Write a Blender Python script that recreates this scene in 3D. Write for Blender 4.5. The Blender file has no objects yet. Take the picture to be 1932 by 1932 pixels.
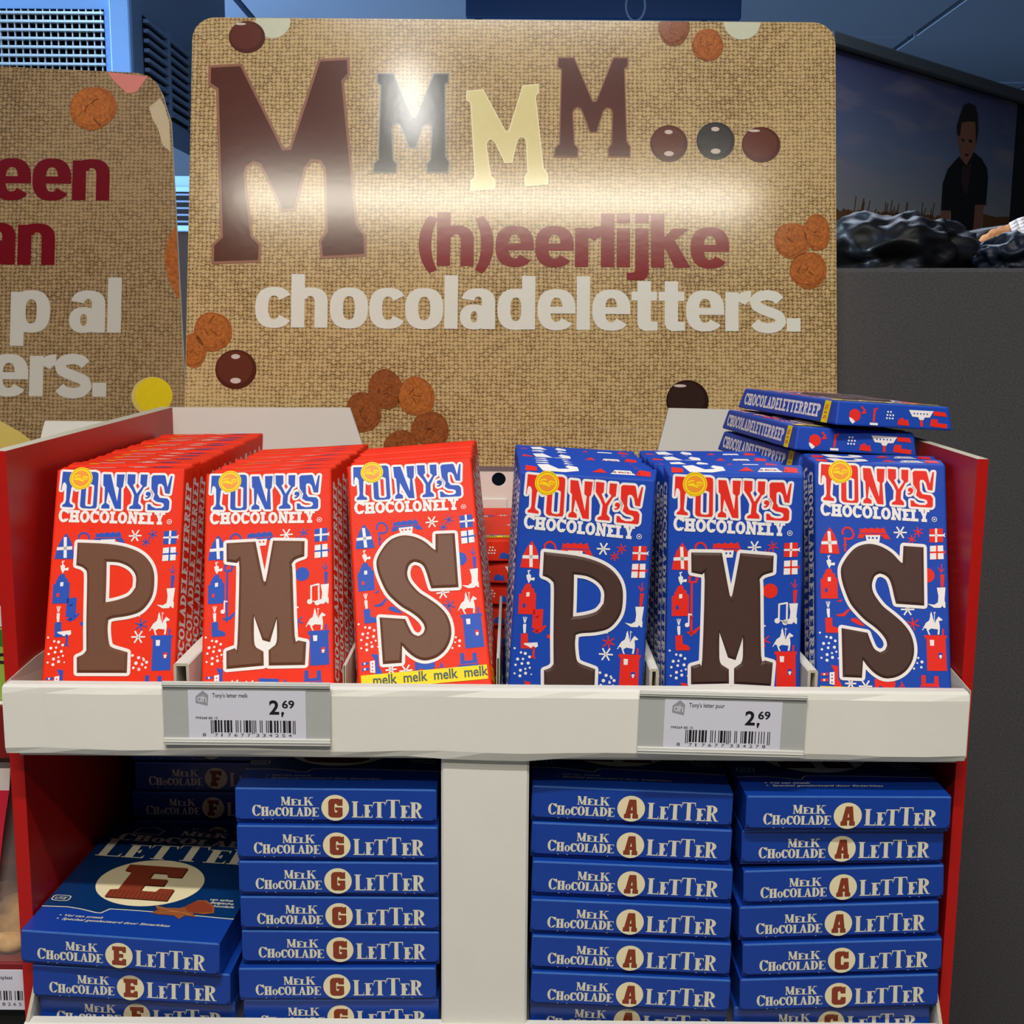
import bpy, bmesh, math, random
from mathutils import Vector, Matrix, noise
from mathutils.geometry import tessellate_polygon, delaunay_2d_cdt
random.seed(7)
R = math.radians
SC = bpy.context.scene
COL = SC.collection

# ---------------------------------------------------------------- camera
cam = bpy.data.cameras.new('camera'); cam.sensor_width = 36; cam.lens = 36 * 2232 / 1932
cam.clip_start = .02; cam.clip_end = 60
camo = bpy.data.objects.new('camera', cam); COL.objects.link(camo)
camo.matrix_world = Matrix.Translation((0, -.7065, 1.45)) @ Matrix.Rotation(R(90 - 8.96), 4, 'X') @ Matrix.Rotation(R(.47), 4, 'Z')
SC.camera = camo
# ---------------------------------------------------------------- world, lamps, exposure
SC.view_settings.view_transform = 'Standard'; SC.view_settings.look = 'None'
SC.view_settings.exposure = 0.0; SC.view_settings.gamma = 1.0; SC.view_settings.use_curve_mapping = False
W = bpy.data.worlds.new('world'); SC.world = W; W.use_nodes = True
W.node_tree.nodes['Background'].inputs[0].default_value = (.75, .85, 1, 1)
W.node_tree.nodes['Background'].inputs[1].default_value = .010
LAMPS = [  # x, y, z, size x, size y, watts, colour
    (-.05, -1.0, 2.985, .8, .06, 35, (1, .95, .87)),
    (-.06, -1.66, 2.72, 1.5, .07, 27, (1, .92, .76)),
    (-.26, -1.19, 2.72, .06, .30, 3.2, (1, .97, .90)),
    (-1.5, 2.3, 2.74, .9, .16, 17, (.52, .75, 1)),  # added out of view to light the ventilation unit
    (.6, 1.9, 2.9, 1.0, .16, 34, (.72, .82, 1)),  # added unseen lamp that brightens the poster wall
]
LAMP_OBJ = []
for x, y, z, sx, sy, w, c in LAMPS:
    l = bpy.data.lights.new('tube_light', 'AREA'); l.shape = 'RECTANGLE'; l.size = sx; l.size_y = sy; l.energy = w; l.color = c
    o = bpy.data.objects.new('tube_light', l); COL.objects.link(o); o.location = (x, y, z); LAMP_OBJ.append(o)
l = bpy.data.lights.new('added_daylight', 'AREA'); l.shape = 'RECTANGLE'; l.size = 3.6; l.size_y = 1.3; l.energy = 1250; l.color = (.66, .82, 1)  # added daylight from outside the frame, brightens ceiling and background
o = bpy.data.objects.new('added_daylight', l); COL.objects.link(o); o.location = (-5.85, 4.0, 2.0); o.rotation_euler = (R(90), 0, R(-90))

# ---------------------------------------------------------------- helpers
def lin(r, g, b):
    f = lambda v: (v / 255 / 12.92) if v / 255 <= .04045 else ((v / 255 + .055) / 1.055) ** 2.4
    return (f(r), f(g), f(b), 1)
MATS = {}
def mat(name, rgb, rough=.5, spec=.5, var=.06, vscale=60., bump=0., bscale=300., metal=0., trans=0., coat=0.):
    """procedural material: base colour with noise mottling and optional fine relief"""
    if name in MATS: return MATS[name]
    m = bpy.data.materials.new(name); m.use_nodes = True; nt = m.node_tree; b = nt.nodes['Principled BSDF']
    c = lin(*rgb)
    tc = nt.nodes.new('ShaderNodeTexCoord'); no = nt.nodes.new('ShaderNodeTexNoise'); no.inputs['Scale'].default_value = vscale; no.inputs['Detail'].default_value = 3
    nt.links.new(tc.outputs['Object'], no.inputs['Vector'])
    mx = nt.nodes.new('ShaderNodeMix'); mx.data_type = 'RGBA'
    mx.inputs[6].default_value = tuple(v * (1 - var) for v in c[:3]) + (1,)
    mx.inputs[7].default_value = tuple(min(1, v * (1 + var)) for v in c[:3]) + (1,)
    nt.links.new(no.outputs['Fac'], mx.inputs[0]); nt.links.new(mx.outputs[2], b.inputs['Base Color'])
    b.inputs['Roughness'].default_value = rough; b.inputs['Specular IOR Level'].default_value = spec; b.inputs['Metallic'].default_value = metal
    if trans: b.inputs['Transmission Weight'].default_value = trans
    if coat: b.inputs['Coat Weight'].default_value = coat; b.inputs['Coat Roughness'].default_value = .2
    if bump:
        n2 = nt.nodes.new('ShaderNodeTexNoise'); n2.inputs['Scale'].default_value = bscale; n2.inputs['Detail'].default_value = 2
        nt.links.new(tc.outputs['Object'], n2.inputs['Vector'])
        bp = nt.nodes.new('ShaderNodeBump'); bp.inputs['Strength'].default_value = bump; bp.inputs['Distance'].default_value = .002
        nt.links.new(n2.outputs['Fac'], bp.inputs['Height']); nt.links.new(bp.outputs['Normal'], b.inputs['Normal'])
    MATS[name] = m; return m

class MB:
    """mesh builder with several materials"""
    def __init__(s): s.v = []; s.f = []; s.mi = []; s.mats = []
    def m(s, material):
        if material not in s.mats: s.mats.append(material)
        return s.mats.index(material)
    def face(s, pts, material):
        i = len(s.v); s.v += [tuple(p) for p in pts]; s.f.append(tuple(range(i, i + len(pts)))); s.mi.append(s.m(material))
    def box(s, x0, x1, y0, y1, z0, z1, material, M=None):
        c = [Vector((x, y, z)) for x in (x0, x1) for y in (y0, y1) for z in (z0, z1)]
        if M: c = [M @ p for p in c]
        i = len(s.v); s.v += [tuple(p) for p in c]; k = s.m(material)
        for q in ((0, 1, 3, 2), (4, 6, 7, 5), (0, 4, 5, 1), (2, 3, 7, 6), (0, 2, 6, 4), (1, 5, 7, 3)):
            s.f.append(tuple(i + a for a in q)); s.mi.append(k)
    def prism(s, poly, fn, d0, d1, material, side=None, holes=()):
        """flat outline with real thickness: fn(x, y, depth) -> point"""
        k = s.m(material); ks = s.m(side or material)
        loops = [list(poly)] + [list(h) for h in holes]
        tr = tessellate_polygon([[Vector((x, y, 0)) for x, y in l] for l in loops]); flat = [p for l in loops for p in l]
        for d in (d0, d1):
            i = len(s.v); s.v += [tuple(fn(x, y, d)) for x, y in flat]
            for t in tr: s.f.append(tuple(i + a for a in t)); s.mi.append(k)
        for l in loops:
            i = len(s.v); n = len(l)
            s.v += [tuple(fn(x, y, d0)) for x, y in l] + [tuple(fn(x, y, d1)) for x, y in l]
            for a in range(n): b = (a + 1) % n; s.f.append((i + a, i + b, i + n + b, i + n + a)); s.mi.append(ks)
    def flat(s, polys, fn, material):
        """print: list of (outline, holes), merged into one sheet without overlaps and laid on a surface by fn(x, y)"""
        k = s.m(material); V = []; T = []
        for o, hs in polys:
            loops = [o] + list(hs); flat = [p for l in loops for p in l]; i = len(V); V += flat
            if len(flat) == 3 or (len(flat) == 4 and not hs and convex4(o)): T.append(tuple(range(i, i + len(flat)))); continue
            T += [tuple(i + a for a in t) for t in tessellate_polygon([[Vector((x, y, 0)) for x, y in l] for l in loops])]
        if len(polys) > 1 and not isinstance(polys, Raw):
            T2 = [t if sum(V[t[j - 1]][0] * V[t[j]][1] - V[t[j]][0] * V[t[j - 1]][1] for j in range(len(t))) > 0 else t[::-1] for t in T]
            sp = max(max(abs(a), abs(c)) for a, c in V)
            r = delaunay_2d_cdt([Vector(p) for p in V], [], T2, 0, sp * 1e-6, True)
            if r[2]: V = [(v.x, v.y) for v in r[0]]; T = [f for f, src in zip(r[2], r[5]) if src]
        i = len(s.v); s.v += [tuple(fn(x, y)) for x, y in V]
        for t in T: s.f.append(tuple(i + a for a in t)); s.mi.append(k)
    def mesh(s, name, bevel=0, seg=1, smooth=False):
        me = bpy.data.meshes.new(name); me.from_pydata(s.v, [], s.f)
        for q in s.mats: me.materials.append(q)
        me.polygons.foreach_set('material_index', s.mi)
        bm = bmesh.new(); bm.from_mesh(me)
        if bevel:
            bmesh.ops.remove_doubles(bm, verts=bm.verts, dist=1e-6)
            bmesh.ops.bevel(bm, geom=[e for e in bm.edges if len(e.link_faces) == 2 and e.calc_face_angle(0) > .6], offset=bevel, segments=seg, profile=.5, affect='EDGES', clamp_overlap=True)
        if bevel or smooth == 'n': bmesh.ops.recalc_face_normals(bm, faces=bm.faces)
        bm.to_mesh(me); bm.free()
        if smooth is True:
            for p in me.polygons: p.use_smooth = True
        me.update(); return me
class Raw(list): pass      # outlines that do not overlap
def convex4(o):
    s = 0
    for i in range(4):
        a, b, c = o[i], o[(i + 1) % 4], o[(i + 2) % 4]
        z = (b[0] - a[0]) * (c[1] - b[1]) - (b[1] - a[1]) * (c[0] - b[0])
        if z * s < 0: return False
        s = z or s
    return True
def ob(name, me, parent=None, M=None):
    o = bpy.data.objects.new(name, me); COL.objects.link(o)
    if M is not None: o.matrix_world = M
    if parent is not None: o.parent = parent
    return o
def thing(name, label, cat, M=None, group=None):
    o = bpy.data.objects.new(name, None); COL.objects.link(o); o.empty_display_size = .02
    if M is not None: o.matrix_world = M
    o['label'] = label; o['category'] = cat
    if group: o['group'] = group
    return o
def tag(o, label=None, cat=None, group=None, kind=None):
    if label: o['label'] = label
    if cat: o['category'] = cat
    if group: o['group'] = group
    if kind: o['kind'] = kind
    return o
# ---------------------------------------------------------------- 2-D print tools (outline, holes)
def rect(x0, y0, x1, y1): return ([(x0, y0), (x1, y0), (x1, y1), (x0, y1)], [])
def disc(x, y, r, n=20, ry=None): return ([(x + r * math.cos(2 * math.pi * i / n), y + (ry or r) * math.sin(2 * math.pi * i / n)) for i in range(n)], [])
def sup(cx, cy, rx, ry, a, e=2.): 
    c, s = math.cos(a), math.sin(a); return (cx + rx * math.copysign(abs(c) ** (2 / e), c), cy + ry * math.copysign(abs(s) ** (2 / e), s))
def ring(cx, cy, rx, ry, tx, ty, e=2., n=32): 
    A = [2 * math.pi * i / n for i in range(n)]
    return ([sup(cx, cy, rx, ry, a, e) for a in A], [[sup(cx, cy, rx - tx, ry - ty, a, e) for a in A]])
def arc(cx, cy, rx, ry, tx, ty, a0, a1, e=2., n=24):
    A = [R(a0 + (a1 - a0) * i / n) for i in range(n + 1)]
    return ([sup(cx, cy, rx, ry, a, e) for a in A] + [sup(cx, cy, rx - tx, ry - ty, a, e) for a in reversed(A)], [])
def stroke(pts, w, closed=False, caps=False):
    out = []; n = len(pts); h = w / 2
    for i in range(n if closed else n - 1):
        (ax, ay), (bx, by) = pts[i], pts[(i + 1) % n]; dx, dy = bx - ax, by - ay; L = math.hypot(dx, dy) or 1; nx, ny = -dy / L * h, dx / L * h
        out.append(([(ax + nx, ay + ny), (bx + nx, by + ny), (bx - nx, by - ny), (ax - nx, ay - ny)], []))
    J = pts if closed or caps else pts[1:-1]
    for x, y in J: out.append(disc(x, y, h, 8))
    return out
def xf(polys, sx=1, sy=None, tx=0, ty=0, sh=0):
    sy = sx if sy is None else sy; g = lambda l: [(x * sx + y * sh * sx + tx, y * sy + ty) for x, y in l]
    return [(g(o), [g(h) for h in hs]) for o, hs in polys]
def area(l): return sum(l[i - 1][0] * l[i][1] - l[i][0] * l[i - 1][1] for i in range(len(l))) / 2
def inset(l, d):
    """miter offset towards the inside of a closed loop (outward for negative d)"""
    if area(l) < 0: l = l[::-1]
    out = []; n = len(l)
    for i in range(n):
        p, q, r = Vector(l[i - 1]), Vector(l[i]), Vector(l[(i + 1) % n])
        a = (q - p).normalized(); b = (r - q).normalized(); na = Vector((-a.y, a.x)); nb = Vector((-b.y, b.x)); m = na + nb
        k = d / max(.45, 1 + na.dot(nb)); out.append((q.x + m.x * k, q.y + m.y * k))
    return l, out
def smooth(l, lim=38, n=3):
    """round the gently turning corners of a traced outline, keep the sharp ones"""
    m = len(l); V = [Vector(p) for p in l]; soft = []
    for i in range(m):
        a = V[i] - V[i - 1]; b = V[(i + 1) % m] - V[i]; soft.append(a.length > 0 and b.length > 0 and abs(a.angle_signed(b)) < R(lim))
    out = []
    for i in range(m):
        p0, p1, p2, p3 = V[i - 1], V[i], V[(i + 1) % m], V[(i + 2) % m]; out.append(tuple(p1))
        if soft[i] or soft[(i + 1) % m]:
            q0 = p0 if soft[i] else p1 - (p2 - p1) * .5; q3 = p3 if soft[(i + 1) % m] else p2 + (p2 - p1) * .5
            for k in range(1, n): t = k / n; out.append(tuple(.5 * (2 * p1 + (p2 - q0) * t + (2 * q0 - 5 * p1 + 4 * p2 - q3) * t * t + (3 * p1 - q0 - 3 * p2 + q3) * t ** 3)))
    return out
# ---------------------------------------------------------------- lettering
def serif(ch, w, h, tv, th, sl):
    """a seriffed capital in a box w x h: tv stem, th hairline, sl serif overhang"""
    P = []; bk = h * .26
    def stem(x, t=tv, top=1, bot=1, y0=0, y1=h):
        P.append(rect(x, y0, x + t, y1))
        if top: P.append(rect(max(0, x - sl), y1 - th, min(w, x + t + sl), y1))
        if bot: P.append(rect(max(0, x - sl), y0, min(w, x + t + sl), y0 + th))
    def beak(x, y, d): P.append(([(x, y), (x, y + d), (x - th * .9, y + d * .35), (x - th * 1.3, y)], []))
    if ch in 'EF':
        stem(sl); P.append(rect(sl, h - th, w, h)); P.append(rect(sl, h * .5 - th / 2, w * .72, h * .5 + th / 2)); P.append(rect(w * .72 - th, h * .5 - h * .12, w * .72, h * .5 + h * .12)); beak(w, h, -bk)
        if ch == 'E': P.append(rect(sl, 0, w, th)); beak(w, 0, bk)
    elif ch == 'L': stem(sl); P.append(rect(sl, 0, w, th)); beak(w, 0, bk * .9)
    elif ch == 'T':
        stem(w / 2 - tv / 2, top=0); P.append(rect(0, h - th, w, h)); beak(w, h, -bk); P.append(([(0, h), (0, h - bk), (th * .9, h - bk * .35), (th * 1.3, h)], []))
    elif ch == 'H': stem(sl); stem(w - sl - tv); P.append(rect(sl, h * .5 - th / 2, w - sl, h * .5 + th / 2))
    elif ch == 'O': P.append(ring(w / 2, h / 2, w / 2, h / 2 * 1.02, min(tv, w * .33), th))
    elif ch == 'C':
        P.append(arc(w / 2, h / 2, w / 2, h / 2 * 1.02, tv, th, 42, 318)); P.append(([(w, h), (w, h * .62), (w - th * .8, h * .66), (w * .62, h * .93)], [])); P.append(([(w * .6, th), (w * .97, h * .3), (w * .97, h * .22), (w * .75, 0)], []))
    elif ch == 'D': stem(sl, top=1, bot=1); P.append(arc(w * .38, h / 2, w * .62, h / 2, tv, th, -90, 90)); P.append(rect(sl, 0, w * .4, th)); P.append(rect(sl, h - th, w * .4, h))
    elif ch in 'RP':
        stem(sl); P.append(arc(w * .42, h * .73, w * .48, h * .27, tv, th, -90, 90)); P.append(rect(sl, h - th, w * .44, h)); P.append(rect(sl, h * .46, w * .44, h * .46 + th))
        if ch == 'R': P.append(([(w * .40, h * .5), (w * .62, h * .48), (w * .88, th * .8), (w, th * .9), (w, 0), (w * .72, 0)], []))
    elif ch == 'K':
        stem(sl); P.append(([(sl + tv, h * .36), (sl + tv, h * .50), (w * .86, h), (w * .72, h)], [])); P.append(rect(w * .62, h - th, w, h)); P.append(([(w * .40, h * .50), (w * .58, h * .66), (w, 0), (w * .72, 0)], [])); P.append(rect(w * .6, 0, w, th))
    elif ch == 'M':
        t2 = max(th, tv * .35); stem(sl, t2, top=0); stem(w - sl - tv, tv, top=0); P.append(([(0, h), (sl + tv * .9, h), (w * .55, h * .05), (w * .42, h * .05)], [])); P.append(([(w * .42, h * .05), (w * .52, h * .05), (w - sl, h), (w - sl - tv * .6, h)], [])); P.append(rect(w - sl - tv, h - th, w, h)); P.append(rect(0, h - th, sl + tv * .8, h))
    elif ch == 'N':
        t2 = max(th, tv * .7); stem(sl, t2, top=0); stem(w - sl - t2, t2, bot=0); P.append(([(0, h), (sl + tv * .9, h), (w - sl, 0), (w - sl - tv * .8, 0)], []))
    elif ch == 'A':
        t2 = max(th, tv * .45); P.append(([(w * .44, h), (w * .58, h), (sl + t2, 0), (sl, 0)], [])); P.append(([(w * .40, h), (w * .62, h), (w - sl * .6, 0), (w - sl * .6 - tv, 0)], [])); P.append(rect(w * .28, h * .27, w * .7, h * .27 + th))
        P.append(rect(0, 0, sl * 2 + t2, th)); P.append(rect(w - sl * 1.4 - tv - .0, 0, w, th))
    elif ch == 'Y':
        P.append(rect(w / 2 - tv / 2, 0, w / 2 + tv / 2, h * .45)); P.append(([(sl * .6, h), (sl * .6 + tv, h), (w / 2 + tv / 2, h * .42), (w / 2 - tv / 2, h * .42)], [])); t2 = max(th, tv * .7); P.append(([(w - sl - t2, h), (w - sl, h), (w / 2 + tv / 2, h * .42), (w / 2 - tv * .2, h * .42)], []))
        P.append(rect(0, h - th, sl * 2 + tv, h)); P.append(rect(w - sl * 2 - t2, h - th, w, h)); P.append(rect(w / 2 - tv / 2 - sl, 0, w / 2 + tv / 2 + sl, th))
    return P
def word(spec, x, y, tv, th, sl, gap, fit=None):
    """spec: (letter, height, width); returns print polys starting at x on baseline y, squeezed to fit"""
    P = []; cx = 0
    for ch, h, w in spec: P += xf(serif(ch, w, h, tv, th, sl), 1, 1, cx, 0); cx += w + gap
    k = 1 if fit is None else fit / (cx - gap)
    return xf(P, k, 1, x, y)
def sans(ch):
    """a heavy grotesque lower-case letter, ascender height 1; returns polys and advance"""
    X = .745; s = .245; E = 2.5
    if ch == 'o': return [ring(.35, X / 2, .35, X / 2 + .012, .24, .165, E)], .72
    if ch == 'c': return [arc(.345, X / 2, .345, X / 2 + .012, .24, .165, 33, 327, E)], .66
    if ch == 'e': return [arc(.35, X / 2, .35, X / 2 + .012, .24, .16, 0, 322, E), rect(.12, .30, .70, .43)], .72
    if ch == 'l': return [rect(0, 0, s, 1)], s + .04
    if ch == 'i': return [rect(0, 0, s, X - .02), rect(0, .82, s, 1)], s + .04
    if ch == 'j': return [rect(.05, -.08, .05 + s, X - .02), rect(.05, .82, .05 + s, 1), ([(.05 + s, -.08), (.05 + s - .02, -.18), (.20, -.235), (-.1, -.235), (-.1, -.10), (.02, -.10), (.05, -.06)], [])], s + .09
    if ch in 'hn': return [rect(0, 0, s, 1 if ch == 'h' else X - .02), arc(.345, X - .30, .325, .305, .24, .16, 0, 150, 2.6), rect(.43, 0, .67, X - .28), rect(.12, X - .2, .3, X - .06)], .71
    if ch == 'r': return [rect(0, 0, s, X - .02), arc(.46, X - .34, .34, .35, .24, .2, 88, 150, 2.2)], .47
    if ch == 'd': return [ring(.34, X / 2, .34, X / 2 + .012, .24, .165, E), rect(.45, 0, .45 + s, 1)], .735
    if ch == 'p': return [ring(.37, X / 2, .34, X / 2 + .012, .24, .165, E), rect(0, -.25, s, X - .02)], .75
    if ch == 'a': return [ring(.26, .225, .26, .235, .2, .13, 2.3), rect(.40, 0, .40 + s, .5), arc(.335, X - .25, .31, .265, .24, .155, 0, 168, 2.4)], .685
    if ch == 't': return [rect(.11, .10, .11 + s, .92), rect(0, X - .19, .47, X - .02), ([(.11, .16), (.14, .04), (.24, -.01), (.48, 0), (.48, .16), (.355, .17)], [])], .50
    if ch == 'k': return [rect(0, 0, s, 1), ([(.2, .30), (.2, .52), (.40, X - .02), (.68, X - .02)], []), ([(.24, .40), (.44, .50), (.72, 0), (.43, 0)], [])], .72
    if ch == 's':
        p = [sup(.30, .545, .23, .135, R(a), 2.2) for a in (10, 50, 90, 130, 170, 210, 240)] + [(.30, .375)] + [sup(.31, .20, .245, .145, R(a), 2.2) for a in (60, 30, -10, -50, -90, -130, -168)]
        return [q for q in stroke(p, .19)], .66
    if ch == '.': return [rect(0, 0, .25, .25)], .27
    if ch == '(': return [arc(.52, .40, .52, .68, .23, .08, 128, 232)], .33
    if ch == ')': return [arc(-.2, .40, .52, .68, .23, .08, -52, 52)], .35
    return [], .3
def sans_line(txt, x, y, size, fit=None, right=None):
    P = []; cx = 0
    for ch in txt: g, a = sans(ch); P += xf(g, 1, 1, cx, 0); cx += a
    k = size if fit is None else fit / cx
    if right is not None: x = right - cx * k
    return xf(P, k, size, x, y)
def font(txt, x, y, size, off=0., fit=None, shear=0., right=None):
    """small plain lettering from the built-in font as flat outlines"""
    c = bpy.data.curves.new('lettering', 'FONT'); c.body = txt; c.size = 1; c.offset = off; c.resolution_u = 3; c.shear = shear
    o = bpy.data.objects.new('lettering', c); me = o.to_mesh()
    vs = [v.co.copy() for v in me.vertices]; fs = [tuple(p.vertices) for p in me.polygons]
    o.to_mesh_clear(); bpy.data.objects.remove(o); bpy.data.curves.remove(c)
    if not vs: return []
    x0 = min(v.x for v in vs); x1 = max(v.x for v in vs); k = size if fit is None else fit / (x1 - x0)
    if right is not None: x = right - (x1 - x0) * k
    return Raw(([((vs[i].x - x0) * k + x, vs[i].y * size + y) for i in f], []) for f in fs)
def put(polys, P): return [([P(*q) for q in o], [[P(*q) for q in h] for h in hs]) for o, hs in polys]
ORD = 'first second third fourth fifth sixth seventh eighth ninth tenth eleventh twelfth thirteenth fourteenth'.split()
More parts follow.
